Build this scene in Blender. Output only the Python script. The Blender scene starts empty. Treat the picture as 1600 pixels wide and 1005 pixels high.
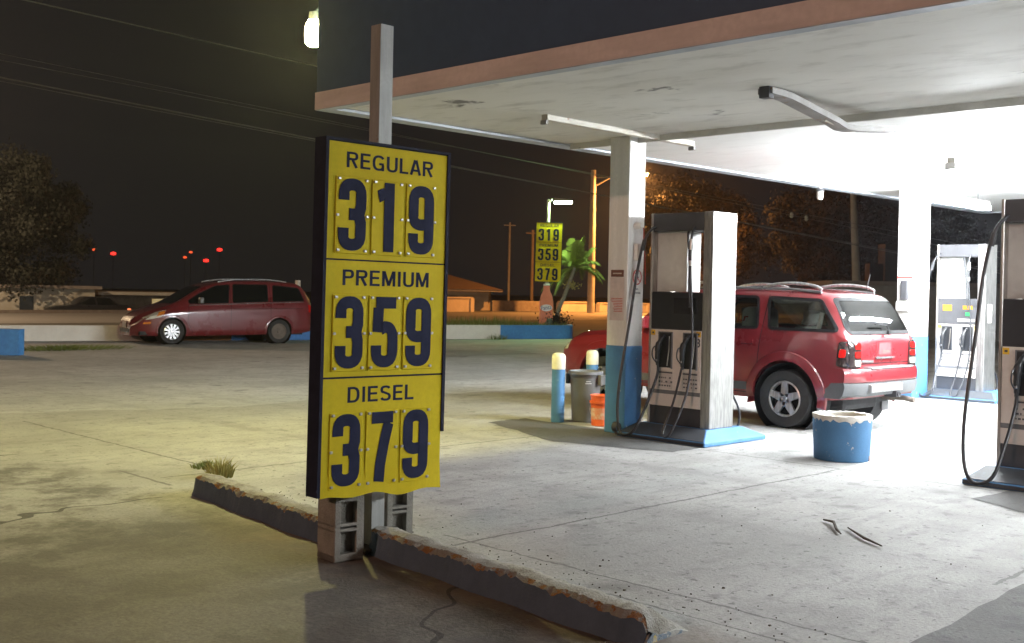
import bpy, bmesh, math, random
from mathutils import Vector, Matrix
from mathutils.bvhtree import BVHTree
random.seed(7)
R = math.radians
S = math.sqrt(.5)
sc = bpy.context.scene
col = sc.collection

# ------------------------------------------------------------ camera, world, light, exposure
CAM_H = 1.65
cam = bpy.data.cameras.new('camera')
cam.sensor_width = 36; cam.lens = 1745/1600*36
cam.shift_y = -49.5/1600
cam.clip_start = .05; cam.clip_end = 1500
cam.dof.use_dof = True; cam.dof.focus_distance = 8.0; cam.dof.aperture_fstop = 5.6
camo = bpy.data.objects.new('camera', cam); col.objects.link(camo)
roll = R(1.25)
F = Vector((S, S, 0)); RT = Vector((S, -S, 0)); UP = Vector((0, 0, 1))
cr = RT*math.cos(roll)+UP*math.sin(roll)
cu_ = UP*math.cos(roll)-RT*math.sin(roll)
m = Matrix((cr, cu_, -F)).transposed().to_4x4(); m.translation = Vector((0, 0, CAM_H))
camo.matrix_world = m
sc.camera = camo

world = bpy.data.worlds.new('World'); sc.world = world; world.use_nodes = True
bg = world.node_tree.nodes['Background']
bg.inputs[0].default_value = (1.0, .93, .98, 1); bg.inputs[1].default_value = .0095

sc.view_settings.view_transform = 'Standard'; sc.view_settings.look = 'None'
sc.view_settings.exposure = 0; sc.view_settings.gamma = 1
sc.cycles.use_denoising = True
sc.cycles.max_bounces = 7; sc.cycles.diffuse_bounces = 4; sc.cycles.glossy_bounces = 3
sc.cycles.transparent_max_bounces = 12
sc.cycles.sample_clamp_indirect = 6

TUBE_E = 900.0      # fluorescent tubes under the canopy
BULB_E = 2700.0    # bare lamp at the corner of the canopy
SODIUM_E = 27000.0  # roadside lamps across the street
GREEN_E = 620.0    # lamp over the far price sign

# street lamp light from the road behind the camera
pl = bpy.data.lights.new('street_lamp_light', 'POINT'); pl.energy = 7600; pl.color = (1, .60, .44); pl.shadow_soft_size = .25
plo = bpy.data.objects.new('street_lamp_light', pl); plo.location = (-20, 2.5, 8.5); col.objects.link(plo)
# and the one along the same road past the left edge of the picture
pl2 = bpy.data.lights.new('street_lamp_light', 'POINT'); pl2.energy = 11000; pl2.color = (1, .70, .42); pl2.shadow_soft_size = .25
plo2 = bpy.data.objects.new('street_lamp_light', pl2); plo2.location = (10.5, 50.0, 8.5); col.objects.link(plo2)

# ------------------------------------------------------------ materials
def nodes_of(mt):
    mt.use_nodes = True
    nt = mt.node_tree
    return nt, nt.nodes['Principled BSDF']

def N(nt, typ, **kw):
    n = nt.nodes.new(typ)
    for k, v in kw.items():
        if k.startswith('i_'): n.inputs[int(k[2:])].default_value = v
        else: setattr(n, k, v)
    return n

def rgba(c): return (c[0], c[1], c[2], 1)

def coords(nt, world_space=False):
    if world_space:
        return nt.nodes.new('ShaderNodeNewGeometry').outputs['Position']
    return nt.nodes.new('ShaderNodeTexCoord').outputs['Object']

def noise(nt, vec, scale, detail=5, rough=.6, stretch=None):
    if stretch:
        mp = N(nt, 'ShaderNodeMapping'); mp.inputs['Scale'].default_value = stretch
        nt.links.new(vec, mp.inputs[0]); vec = mp.outputs[0]
    n = N(nt, 'ShaderNodeTexNoise'); n.inputs['Scale'].default_value = scale
    n.inputs['Detail'].default_value = detail; n.inputs['Roughness'].default_value = rough
    nt.links.new(vec, n.inputs['Vector'])
    return n.outputs['Fac']

def ramp(nt, fac, a, b):
    n = N(nt, 'ShaderNodeMapRange'); n.inputs[1].default_value = a; n.inputs[2].default_value = b
    nt.links.new(fac, n.inputs[0]); return n.outputs[0]

def math_(nt, op, a, b=None):
    n = N(nt, 'ShaderNodeMath', operation=op)
    for i, v in enumerate((a, b)):
        if v is None: continue
        if isinstance(v, (int, float)): n.inputs[i].default_value = v
        else: nt.links.new(v, n.inputs[i])
    return n.outputs[0]

def mixc(nt, fac, a, b, mode='MIX'):
    n = N(nt, 'ShaderNodeMix', data_type='RGBA', blend_type=mode)
    for s, v in ((0, fac), (6, a), (7, b)):
        if isinstance(v, (int, float)): n.inputs[s].default_value = v
        elif isinstance(v, tuple): n.inputs[s].default_value = rgba(v)
        else: nt.links.new(v, n.inputs[s])
    return n.outputs[2]

def bump(nt, bsdf, h, strength=.3, dist=.01):
    n = N(nt, 'ShaderNodeBump'); n.inputs['Strength'].default_value = strength; n.inputs['Distance'].default_value = dist
    nt.links.new(h, n.inputs['Height']); nt.links.new(n.outputs[0], bsdf.inputs['Normal'])

def mat(name, c, rough=.6, metal=0, c2=None, scale=6, lo=.4, hi=.65, bmp=0, coat=0, spec=.5, stretch=None, chips=None, emit=None):
    mt = bpy.data.materials.new(name); nt, b = nodes_of(mt)
    b.inputs['Roughness'].default_value = rough; b.inputs['Metallic'].default_value = metal
    b.inputs['Specular IOR Level'].default_value = spec
    if coat: b.inputs['Coat Weight'].default_value = coat; b.inputs['Coat Roughness'].default_value = .06
    v = coords(nt)
    c2 = c2 or tuple(x*.72 for x in c)
    nz = noise(nt, v, scale, stretch=stretch)
    out = mixc(nt, ramp(nt, nz, lo, hi), c, c2)
    fine = noise(nt, v, scale*9, 3)
    out = mixc(nt, ramp(nt, fine, .35, .8), out, tuple(x*.85 for x in c))
    if chips:
        cc, sc_, th = chips
        cn = noise(nt, v, sc_, 6, .7)
        out = mixc(nt, ramp(nt, cn, th, th+.02), out, cc)
    nt.links.new(out, b.inputs['Base Color'])
    if bmp: bump(nt, b, fine, bmp, .01)
    rr = math_(nt, 'ADD', math_(nt, 'MULTIPLY', nz, .2), rough-.1)
    nt.links.new(rr, b.inputs['Roughness'])
    if emit:
        b.inputs['Emission Color'].default_value = rgba(emit[0]); b.inputs['Emission Strength'].default_value = emit[1]
    return mt

def emat(name, c, s):
    mt = bpy.data.materials.new(name); nt, b = nodes_of(mt)
    b.inputs['Base Color'].default_value = (.8, .8, .8, 1)
    b.inputs['Emission Color'].default_value = rgba(c); b.inputs['Emission Strength'].default_value = s
    return mt

def glass(name, tint=.35, rough=.03):
    mt = bpy.data.materials.new(name); mt.use_nodes = True; nt = mt.node_tree
    nt.nodes.remove(nt.nodes['Principled BSDF'])
    t = N(nt, 'ShaderNodeBsdfTransparent'); t.inputs[0].default_value = (tint, tint*1.04, tint, 1)
    g = N(nt, 'ShaderNodeBsdfGlossy'); g.inputs['Roughness'].default_value = rough; g.inputs[0].default_value = (.9, .9, .9, 1)
    fr = N(nt, 'ShaderNodeFresnel'); fr.inputs[0].default_value = 1.5
    mx = N(nt, 'ShaderNodeMixShader'); nt.links.new(fr.outputs[0], mx.inputs[0])
    nt.links.new(t.outputs[0], mx.inputs[1]); nt.links.new(g.outputs[0], mx.inputs[2])
    nt.links.new(mx.outputs[0], nt.nodes['Material Output'].inputs[0])
    return mt

def concrete_mat(name, base, dark, brown=None, joints=()):
    """concrete pavement in world coordinates: blotches, oil drips, hairline cracks, slab joints"""
    mt = bpy.data.materials.new(name); nt, b = nodes_of(mt)
    v = coords(nt, True)
    big = noise(nt, v, .35, 4, .6); midn = noise(nt, v, 2.2, 6, .65); fine = noise(nt, v, 38, 4, .7)
    o = mixc(nt, ramp(nt, big, .40, .62), base, tuple(x*.74 for x in base))
    o = mixc(nt, math_(nt, 'MULTIPLY', ramp(nt, midn, .47, .70), .75), o, dark)
    o = mixc(nt, math_(nt, 'MULTIPLY', ramp(nt, fine, .40, .72), .55), o, tuple(x*.55 for x in base))
    spots = noise(nt, v, 5.5, 3, .5)
    o = mixc(nt, math_(nt, 'MULTIPLY', ramp(nt, spots, .60, .70), .6), o, tuple(x*.35 for x in base))
    sp2 = noise(nt, v, 17, 2, .5)
    o = mixc(nt, math_(nt, 'MULTIPLY', ramp(nt, sp2, .645, .70), .72), o, tuple(x*.22 for x in base))
    sp3 = noise(nt, v, 55, 3, .6)
    o = mixc(nt, math_(nt, 'MULTIPLY', ramp(nt, sp3, .60, .68), .5), o, tuple(x*.3 for x in base))
    # oil drips and tyre rubber along the lane beside the island
    vd_ = N(nt, 'ShaderNodeTexVoronoi'); vd_.inputs['Scale'].default_value = .95
    va = N(nt, 'ShaderNodeVectorMath', operation='ADD'); vn = N(nt, 'ShaderNodeTexNoise'); vn.inputs['Scale'].default_value = 4.0
    vs_ = N(nt, 'ShaderNodeVectorMath', operation='SCALE'); vs_.inputs['Scale'].default_value = .35
    nt.links.new(v, vn.inputs[0]); nt.links.new(vn.outputs['Color'], vs_.inputs[0]); nt.links.new(v, va.inputs[0]); nt.links.new(vs_.outputs[0], va.inputs[1]); nt.links.new(va.outputs[0], vd_.inputs['Vector'])
    o = mixc(nt, math_(nt, 'MULTIPLY', ramp(nt, vd_.outputs['Distance'], .17, .05), .62), o, tuple(x*.25 for x in base))
    sx0 = N(nt, 'ShaderNodeSeparateXYZ'); nt.links.new(v, sx0.inputs[0])
    tn = noise(nt, v, 2.2, 6, .7, stretch=(2.5, .35, 1))
    for tx in (6.9, 8.5):
        td = math_(nt, 'ABSOLUTE', math_(nt, 'SUBTRACT', math_(nt, 'ADD', sx0.outputs[0], math_(nt, 'MULTIPLY', noise(nt, v, .3, 2), .6)), tx+.3))
        o = mixc(nt, math_(nt, 'MULTIPLY', math_(nt, 'MULTIPLY', ramp(nt, td, .22, .05), ramp(nt, tn, .38, .62)), .38), o, tuple(x*.42 for x in base))
    sm = noise(nt, v, 1.3, 7, .75, stretch=(.7, 1.5, 1))
    o = mixc(nt, math_(nt, 'MULTIPLY', ramp(nt, sm, .54, .66), .45), o, tuple(x*.45 for x in base))
    scuff = noise(nt, v, 3.0, 5, .7, stretch=(.5, 2.2, 1))
    o = mixc(nt, math_(nt, 'MULTIPLY', ramp(nt, scuff, .53, .68), .5), o, tuple(x*.5 for x in base))
    sx = N(nt, 'ShaderNodeSeparateXYZ'); nt.links.new(v, sx.inputs[0])
    wob = math_(nt, 'MULTIPLY', math_(nt, 'SUBTRACT', noise(nt, v, 2.5, 4, .7), .5), .11)
    wob2 = math_(nt, 'MULTIPLY', noise(nt, v, 9, 3, .6), .02)
    h = fine
    for ax, c, w, lo, hi in joints:
        p = math_(nt, 'ADD', sx.outputs[ax], wob)
        d = math_(nt, 'ABSOLUTE', math_(nt, 'SUBTRACT', p, c))
        msk = math_(nt, 'LESS_THAN', math_(nt, 'ADD', d, wob2), w+.012)
        q = sx.outputs[1-ax]
        msk = math_(nt, 'MULTIPLY', msk, math_(nt, 'MULTIPLY', math_(nt, 'GREATER_THAN', q, lo), math_(nt, 'LESS_THAN', q, hi)))
        o = mixc(nt, math_(nt, 'MULTIPLY', msk, .82), o, tuple(x*.25 for x in base))
    if brown:
        # a band of rust-brown dirt washed against the foot of the kerb
        bx = math_(nt, 'ADD', sx.outputs[0], math_(nt, 'MULTIPLY', math_(nt, 'SUBTRACT', noise(nt, v, 1.6, 5, .65), .5), 1.0))
        m1 = math_(nt, 'MULTIPLY', ramp(nt, bx, 3.45, 3.95), ramp(nt, bx, 4.55, 4.2))
        m1 = math_(nt, 'MULTIPLY', m1, math_(nt, 'MULTIPLY', ramp(nt, sx.outputs[1], 7.4, 6.2), ramp(nt, sx.outputs[1], 2.2, 3.2)))
        o = mixc(nt, math_(nt, 'MULTIPLY', m1, .85), o, brown)
        # dark grime film outside the kerb: dirt plus lamp falloff put into the colour
        gx = math_(nt, 'ADD', sx.outputs[0], math_(nt, 'MULTIPLY', math_(nt, 'SUBTRACT', noise(nt, v, .9, 6, .7), .5), 2.6))
        gy = math_(nt, 'ADD', sx.outputs[1], math_(nt, 'MULTIPLY', math_(nt, 'SUBTRACT', noise(nt, v, .8, 6, .7), .5), 3.4))
        gm = math_(nt, 'MULTIPLY', ramp(nt, gx, 4.5, 3.9), ramp(nt, gy, 8.6, 6.2))
        o = mixc(nt, math_(nt, 'MULTIPLY', gm, .88), o, mixc(nt, ramp(nt, fine, .35, .7), (.135, .122, .10), (.06, .054, .045)))
        gp = noise(nt, v, 1.1, 6, .72)
        o = mixc(nt, math_(nt, 'MULTIPLY', math_(nt, 'MULTIPLY', ramp(nt, gp, .46, .58), ramp(nt, sx.outputs[0], 4.4, 4.0)), .75), o, (.06, .056, .05))
        vo = N(nt, 'ShaderNodeTexVoronoi', feature='DISTANCE_TO_EDGE'); vo.inputs['Scale'].default_value = .33
        vd = N(nt, 'ShaderNodeVectorMath', operation='ADD')
        nz = N(nt, 'ShaderNodeTexNoise'); nz.inputs['Scale'].default_value = 1.3; nt.links.new(v, nz.inputs[0])
        nt.links.new(v, vd.inputs[0]); nt.links.new(nz.outputs['Color'], vd.inputs[1]); nt.links.new(vd.outputs[0], vo.inputs['Vector'])
        ck = math_(nt, 'MULTIPLY', math_(nt, 'LESS_THAN', vo.outputs['Distance'], .0055), math_(nt, 'LESS_THAN', sx.outputs[0], 4.2))
        o = mixc(nt, math_(nt, 'MULTIPLY', ck, .8), o, (.025, .023, .02))
    nt.links.new(o, b.inputs['Base Color'])
    b.inputs['Roughness'].default_value = .85
    rr = math_(nt, 'ADD', math_(nt, 'MULTIPLY', midn, -.35), 1.0); nt.links.new(rr, b.inputs['Roughness'])
    bump(nt, b, math_(nt, 'ADD', fine, math_(nt, 'MULTIPLY', midn, 1.5)), .45, .012)
    return mt

def steel(name, c=(.50, .495, .48), rough=.34):
    mt = bpy.data.materials.new(name); nt, b = nodes_of(mt)
    v = coords(nt); n1 = noise(nt, v, 5, 5, .6, stretch=(6, 6, .8)); n2 = noise(nt, v, 3, 4)
    o = mixc(nt, ramp(nt, n1, .38, .66), c, tuple(x*.62 for x in c))
    nt.links.new(o, b.inputs['Base Color']); b.inputs['Metallic'].default_value = .85
    nt.links.new(math_(nt, 'ADD', math_(nt, 'MULTIPLY', n2, .3), rough-.12), b.inputs['Roughness'])
    return mt

M = {}
M['ground'] = mat('ground_dirt', (.05, .048, .04), .95, scale=.4)
M['asphalt'] = concrete_mat('asphalt', (.54, .54, .54), (.30, .30, .30))
M['road'] = mat('road_asphalt', (.16, .155, .15), .9, scale=1.2, stretch=(.2, 1, 1))
M['concrete'] = concrete_mat('concrete', (.42, .415, .40), (.25, .243, .23), brown=(.15, .088, .055),
    joints=((0, 9.85, .012, -8, 8.2), (1, 5.33, .012, 4.4, 9.85), (0, 4.5, .014, 8.4, 9.3), (1, 8.75, .012, 4.6, 9.2), (0, 5.2, .012, 9.2, 13.2), (0, 5.0, .008, 2.4, 5.6), (0, 4.72, .006, 2.4, 4.4), (0, 14.5, .012, -8, 9), (1, 2.6, .012, 6.6, 9.85)))
M['patch'] = concrete_mat('dark_ground_patch', (.11, .108, .105), (.06, .06, .06))
M['wet'] = concrete_mat('oily_patch', (.15, .148, .142), (.006, .006, .006))
M['soffit'] = None
M['white'] = mat('white_paint', (.74, .73, .70), .55, c2=(.62, .60, .56), scale=3, chips=((.30, .27, .24), 9, .70))
M['cwhite'] = mat('column_white', (.74, .73, .71), .55, c2=(.64, .62, .59), scale=3, stretch=(4, 4, .5), chips=((.35, .31, .28), 8, .71))
M['blue'] = mat('blue_paint', (.068, .20, .41), .55, c2=(.055, .15, .31), scale=3, lo=.35, hi=.7, chips=((.45, .48, .5), 11, .665))
M['bandpaint'] = mat('fascia_band', (.66, .58, .56), .6, scale=2, stretch=(1, .5, 3))
M['lip'] = mat('fascia_lip', (.40, .43, .47), .55, scale=2)
M['navy'] = mat('fascia_navy', (.050, .090, .165), .55, c2=(.044, .08, .145), scale=.8)
M['yellow'] = mat('sign_yellow', (.58, .455, .004), .7, c2=(.50, .375, .004), scale=3, spec=.2, chips=((.28, .22, .05), 13, .72))
M['ink'] = mat('sign_ink', (.014, .017, .045), .8, scale=12, spec=.15)
M['frame'] = mat('sign_frame', (.014, .015, .032), .75, scale=9, spec=.15, chips=((.2, .2, .2), 20, .74))
M['bolt'] = mat('bolt_steel', (.45, .43, .40), .4, .7, scale=30)
M['steelpost'] = mat('galvanised_post', (.33, .335, .32), .5, .25, scale=5, stretch=(3, 3, .5), chips=((.22, .12, .07), 7, .66))
M['block'] = mat('concrete_block', (.24, .225, .195), .95, scale=8, bmp=.7, c2=(.15, .14, .12))
M['grime_shade'] = mat('shaded_grimy_paint', (.035, .038, .045), .6, c2=(.05, .08, .12), scale=3, lo=.5, hi=.75)  # near black: shade and dirt of the island fronts in one colour
M['steel'] = steel('brushed_steel')
M['steelwarm'] = steel('steel_trim', (.52, .48, .44), .38)
M['black'] = mat('black_plastic', (.018, .019, .022), .4, scale=8)
M['rubber'] = mat('rubber_hose', (.02, .021, .025), .38, scale=8)
M['panelwhite'] = mat('pump_panel', (.66, .60, .55), .45, scale=2, c2=(.58, .52, .47))
M['panelback'] = mat('pump_back_panel', (.60, .60, .58), .5, scale=2)
M['grey'] = mat('grey_plastic', (.14, .14, .145), .5, scale=5)
M['dark'] = mat('dark_steel', (.045, .045, .05), .5, scale=5)
M['tag'] = mat('yellow_tag', (.75, .45, .02), .5)
M['paper'] = mat('paper_notice', (.55, .50, .46), .7)
M['mark'] = mat('printed_mark', (.07, .07, .08), .7)
M['redmark'] = mat('printed_red', (.45, .06, .05), .6)
M['brownplate'] = mat('brown_plate', (.16, .07, .05), .6)
M['orange'] = mat('orange_bucket', (.75, .13, .03), .45, c2=(.6, .1, .03), scale=6)
M['orangelabel'] = mat('bucket_print', (.62, .42, .33), .6, scale=14, lo=.45, hi=.55, c2=(.62, .16, .07))
M['bin'] = mat('bin_plastic', (.10, .10, .098), .5, scale=3)
M['cream'] = mat('bollard_cream', (.74, .72, .58), .5, scale=5)
M['soil'] = mat('dry_soil', (.22, .18, .09), .95, scale=9, bmp=.8)
M['rim'] = mat('chipped_rim', (.62, .60, .55), .8, c2=(.45, .42, .36), scale=10)
M['rust'] = mat('rusty_edge', (.21, .095, .04), .95, c2=(.30, .17, .06), scale=11, bmp=.7, chips=((.22, .21, .19), 10, .47))
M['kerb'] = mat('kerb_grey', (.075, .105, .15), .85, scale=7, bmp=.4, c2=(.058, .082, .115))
M['flaky'] = mat('flaking_paint', (.45, .44, .40), .9, c2=(.10, .17, .26), scale=16, lo=.48, hi=.52, bmp=.5, chips=((.55, .42, .12), 22, .58))
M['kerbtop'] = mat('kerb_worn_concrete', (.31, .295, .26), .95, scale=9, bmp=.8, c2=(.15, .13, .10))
M['wallwhite'] = mat('wall_white', (.80, .78, .73), .8, c2=(.70, .66, .60), scale=1.2)
M['wallblue'] = mat('wall_blue', (.055, .20, .50), .6, c2=(.07, .26, .58), scale=1.5, chips=((.5, .5, .5), 6, .72))
M['brown'] = mat('rust_stained_wall', (.30, .13, .05), .9, c2=(.20, .08, .03), scale=1.5)
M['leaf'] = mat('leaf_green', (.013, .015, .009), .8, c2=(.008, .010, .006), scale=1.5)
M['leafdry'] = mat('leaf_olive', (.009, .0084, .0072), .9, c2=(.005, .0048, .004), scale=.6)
M['palm'] = mat('palm_green', (.19, .22, .04), .75, c2=(.12, .16, .025), scale=2)
M['bark'] = mat('bark', (.045, .038, .03), .9, scale=6)
M['palmtrunk'] = mat('palm_trunk', (.26, .25, .19), .85, scale=6, stretch=(1, 1, 8))
M['grass'] = mat('grass_blade', (.11, .15, .025), .7, c2=(.20, .19, .045), scale=5)
M['straw'] = mat('dry_grass', (.36, .33, .11), .8, c2=(.2, .2, .05), scale=9)
M['sodwall'] = mat('garden_wall', (.50, .44, .38), .85, scale=.8)
M['stonewall'] = mat('stone_wall', (.20, .17, .15), .9, scale=3, c2=(.12, .1, .09))
M['roof'] = mat('roof_tiles', (.10, .065, .05), .85, scale=4, stretch=(1, 1, 6))
M['house'] = mat('house_plaster', (.42, .36, .30), .85, scale=1)
M['housewhite'] = mat('house_white', (.40, .38, .33), .85, c2=(.28, .25, .2), scale=.5)
M['pole'] = mat('concrete_pole', (.40, .37, .33), .85, scale=2)
M['wood'] = mat('wood_pole', (.13, .10, .08), .9, scale=3)
M['wire'] = mat('cable', (.16, .16, .155), .6)
M['redpaint'] = mat('car_red', (.180, .015, .020), .30, c2=(.16, .013, .018), scale=1.5, coat=1)
M['wine'] = mat('car_wine', (.155, .018, .022), .30, c2=(.13, .016, .02), scale=1.5, coat=1)
M['darkpaint'] = mat('car_dark', (.02, .02, .024), .3, coat=1)
M['glassd'] = mat('dark_glass', (.006, .007, .008), .06, spec=.6)
M['glass'] = glass('tinted_glass', .72)
M['glassr'] = glass('rear_glass', .22, .05)
M['trim'] = mat('black_trim', (.012, .012, .013), .65, spec=.12)
M['bumper'] = mat('grey_bumper', (.085, .088, .092), .5, scale=4)
M['tyre'] = mat('tyre', (.022, .022, .023), .75, scale=14)
M['alloy'] = steel('alloy', (.60, .60, .60), .36)
M['chrome'] = steel('chrome', (.72, .72, .72), .2)
M['dirtyrim'] = mat('dirty_rim', (.16, .13, .11), .7, .2, scale=10)
M['red_lens'] = mat('red_lens', (.50, .012, .01), .12, coat=1)
M['smoke_lens'] = mat('smoke_lens', (.03, .02, .02), .1, coat=1)
M['clear_lens'] = mat('clear_lens', (.62, .60, .52), .12, coat=1)
M['amber_lens'] = mat('amber_lens', (.72, .22, .03), .15, coat=1)
M['plate'] = mat('number_plate', (.34, .32, .33), .5, scale=8)
M['seat'] = mat('seat_grey', (.22, .22, .21), .9)
M['seatwhite'] = mat('seat_white', (.66, .65, .62), .8)
M['interior'] = mat('cabin_dark', (.03, .03, .032), .9)
M['bottle'] = mat('bottle_orange', (.72, .20, .08), .5, c2=(.64, .17, .06))
M['logoblue'] = mat('logo_blue', (.05, .06, .22), .5)
M['stick'] = mat('twig', (.05, .035, .025), .9)
M['fix'] = mat('fixture_enamel', (.55, .52, .46), .5, c2=(.42, .36, .27), scale=5, chips=((.22, .12, .05), 12, .64))
M['fixdark'] = mat('fixture_dirty', (.26, .25, .24), .6, c2=(.16, .15, .14), scale=4, chips=((.2, .1, .04), 10, .62))
M['cord'] = mat('red_cord', (.35, .05, .04), .6)
M['tube'] = emat('lit_tube', (.91, .965, 1), TUBE_E)
M['tubedim'] = emat('lit_tube_old', (.93, .97, 1), TUBE_E*.85)
M['bulb'] = emat('lit_bulb', (1, .92, .34), BULB_E)
M['mast'] = mat('dark_mast', (.012, .011, .011), .9)
M['sodiumdim'] = emat('sodium_lens_dim', (1, .30, .04), 4500)
M['sodium'] = emat('sodium_lens', (1, .38, .08), SODIUM_E)
M['green'] = emat('mercury_lens', (.62, 1, .45), GREEN_E)
M['redlamp'] = emat('red_lamp', (1, .02, .015), 2.6)
M['amberlamp'] = emat('amber_lamp', (1, .09, .02), 1.4)
M['window_lit'] = emat('lit_window', (1, .72, .28), .32)
M['lcd'] = mat('lit_display', (.25, .12, .01), .4, emit=((1, .40, .02), 1.3))
M['lcdgreen'] = mat('lit_green_key', (.02, .2, .06), .4, emit=((.02, .5, .12), .6))
M['tail'] = emat('tail_glow', (1, .16, .04), 1.2)

def soffit_mat(name, ca, cb, dirt):
    mt = bpy.data.materials.new(name); nt, b = nodes_of(mt); v = coords(nt, True)
    n1 = noise(nt, v, 1.1, 5, .6, stretch=(1, .45, 1)); n2 = noise(nt, v, 3.2, 5, .65, stretch=(1.3, .5, 1)); n3 = noise(nt, v, 1.7, 6, .7, stretch=(1, .6, 1))
    o = mixc(nt, ramp(nt, n1, .4, .7), ca, cb)
    o = mixc(nt, math_(nt, 'MULTIPLY', ramp(nt, n2, .52, .70), dirt), o, (.32, .305, .27))
    o = mixc(nt, math_(nt, 'MULTIPLY', ramp(nt, n3, .635, .69), dirt*1.6), o, (.07, .065, .06))
    nt.links.new(o, b.inputs['Base Color']); b.inputs['Roughness'].default_value = .7
    bump(nt, b, n3, .25, .02)
    return mt
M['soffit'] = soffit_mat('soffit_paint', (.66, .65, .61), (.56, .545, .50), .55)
M['soffitlit'] = soffit_mat('soffit_lit_paint', (.84, .84, .82), (.78, .78, .76), .15)  # whiter copy: lamplight on the soffit past the batten put into the colour

# ------------------------------------------------------------ mesh builder
class MB:
    def __init__(s): s.bm = bmesh.new()
    def _merge(s, b):
        me = bpy.data.meshes.new('t'); b.to_mesh(me); b.free(); s.bm.from_mesh(me); bpy.data.meshes.remove(me); return s
    def box(s, x0, y0, z0, x1, y1, z1, bev=0, seg=2):
        b = bmesh.new(); bmesh.ops.create_cube(b, size=1)
        for v in b.verts:
            v.co = Vector(((x0+x1)/2+v.co.x*(x1-x0), (y0+y1)/2+v.co.y*(y1-y0), (z0+z1)/2+v.co.z*(z1-z0)))
        if bev: bmesh.ops.bevel(b, geom=b.edges[:], offset=bev, segments=seg, affect='EDGES', profile=.6)
        return s._merge(b)
    def hexa(s, bot, top):
        b = bmesh.new(); vs = [b.verts.new(p) for p in bot]+[b.verts.new(p) for p in top]; n = len(bot)
        b.faces.new(vs[:n][::-1]); b.faces.new(vs[n:])
        for i in range(n): b.faces.new((vs[i], vs[(i+1) % n], vs[n+(i+1) % n], vs[n+i]))
        bmesh.ops.recalc_face_normals(b, faces=b.faces[:]); return s._merge(b)
    def prism(s, poly, fr, d0, d1):
        """poly in (a,b); fr(a,b,d)->xyz"""
        return s.hexa([fr(a, b_, d0) for a, b_ in poly], [fr(a, b_, d1) for a, b_ in poly])
    def tube(s, pts, r, n=8, cap=True):
        b = bmesh.new(); pts = [Vector(p) for p in pts]; rings = []
        rs = r if isinstance(r, (list, tuple)) else [r]*len(pts)
        up = None
        for i, p in enumerate(pts):
            t = (pts[min(i+1, len(pts)-1)]-pts[max(i-1, 0)]).normalized()
            if up is None:
                up = Vector((0, 0, 1)) if abs(t.z) < .9 else Vector((1, 0, 0))
            a = t.cross(up).normalized(); c = a.cross(t).normalized(); up = c
            rings.append([b.verts.new(p+(a*math.cos(2*math.pi*k/n)+c*math.sin(2*math.pi*k/n))*rs[i]) for k in range(n)])
        for i in range(len(rings)-1):
            for k in range(n): b.faces.new((rings[i][k], rings[i][(k+1) % n], rings[i+1][(k+1) % n], rings[i+1][k]))
        if cap: b.faces.new(rings[0][::-1]); b.faces.new(rings[-1])
        bmesh.ops.recalc_face_normals(b, faces=b.faces[:]); return s._merge(b)
    def lathe(s, prof, c=(0, 0, 0), axis='z', n=24, closed=False):
        b = bmesh.new(); rings = []
        def pt(r, h, a):
            x, y = r*math.cos(a), r*math.sin(a)
            if axis == 'z': return Vector((c[0]+x, c[1]+y, c[2]+h))
            if axis == 'y': return Vector((c[0]+x, c[1]+h, c[2]+y))
            return Vector((c[0]+h, c[1]+x, c[2]+y))
        for r, h in prof: rings.append([b.verts.new(pt(max(r, 1e-4), h, 2*math.pi*k/n)) for k in range(n)])
        L = len(rings)
        for i in range(L if closed else L-1):
            for k in range(n): b.faces.new((rings[i][k], rings[i][(k+1) % n], rings[(i+1) % L][(k+1) % n], rings[(i+1) % L][k]))
        bmesh.ops.remove_doubles(b, verts=b.verts[:], dist=3e-4)
        bmesh.ops.recalc_face_normals(b, faces=b.faces[:]); return s._merge(b)
    def mesh(s, me, mtx=None):
        b = bmesh.new(); b.from_mesh(me)
        if mtx: bmesh.ops.transform(b, matrix=mtx, verts=b.verts[:])
        return s._merge(b)
    def quad(s, *ps):
        s.bm.faces.new([s.bm.verts.new(p) for p in ps]); return s
    def build(s, name, material, parent=None, smooth=None, loc=None):
        me = bpy.data.meshes.new(name); s.bm.to_mesh(me); s.bm.free()
        me.materials.append(material)
        if smooth:
            for p in me.polygons: p.use_smooth = True
            me.set_sharp_from_angle(angle=R(smooth))
        o = bpy.data.objects.new(name, me); col.objects.link(o)
        if parent: o.parent = parent
        if loc: o.location = loc
        return o

def tag(o, label=None, cat=None, group=None, kind=None):
    for k, v in (('label', label), ('category', cat), ('group', group), ('kind', kind)):
        if v: o[k] = v
    return o
def thing(name, label, cat, loc=(0, 0, 0), rz=0, group=None):
    o = bpy.data.objects.new(name, None); o.empty_display_size = .2; col.objects.link(o)
    o.location = loc; o.rotation_euler = (0, 0, rz)
    return tag(o, label, cat, group)
def structure(o): o['kind'] = 'structure'; return o
def copy_tree(o, parent=None):
    c = o.copy(); col.objects.link(c)
    if parent: c.parent = parent
    for ch in list(o.children): copy_tree(ch, c)
    return c

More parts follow.
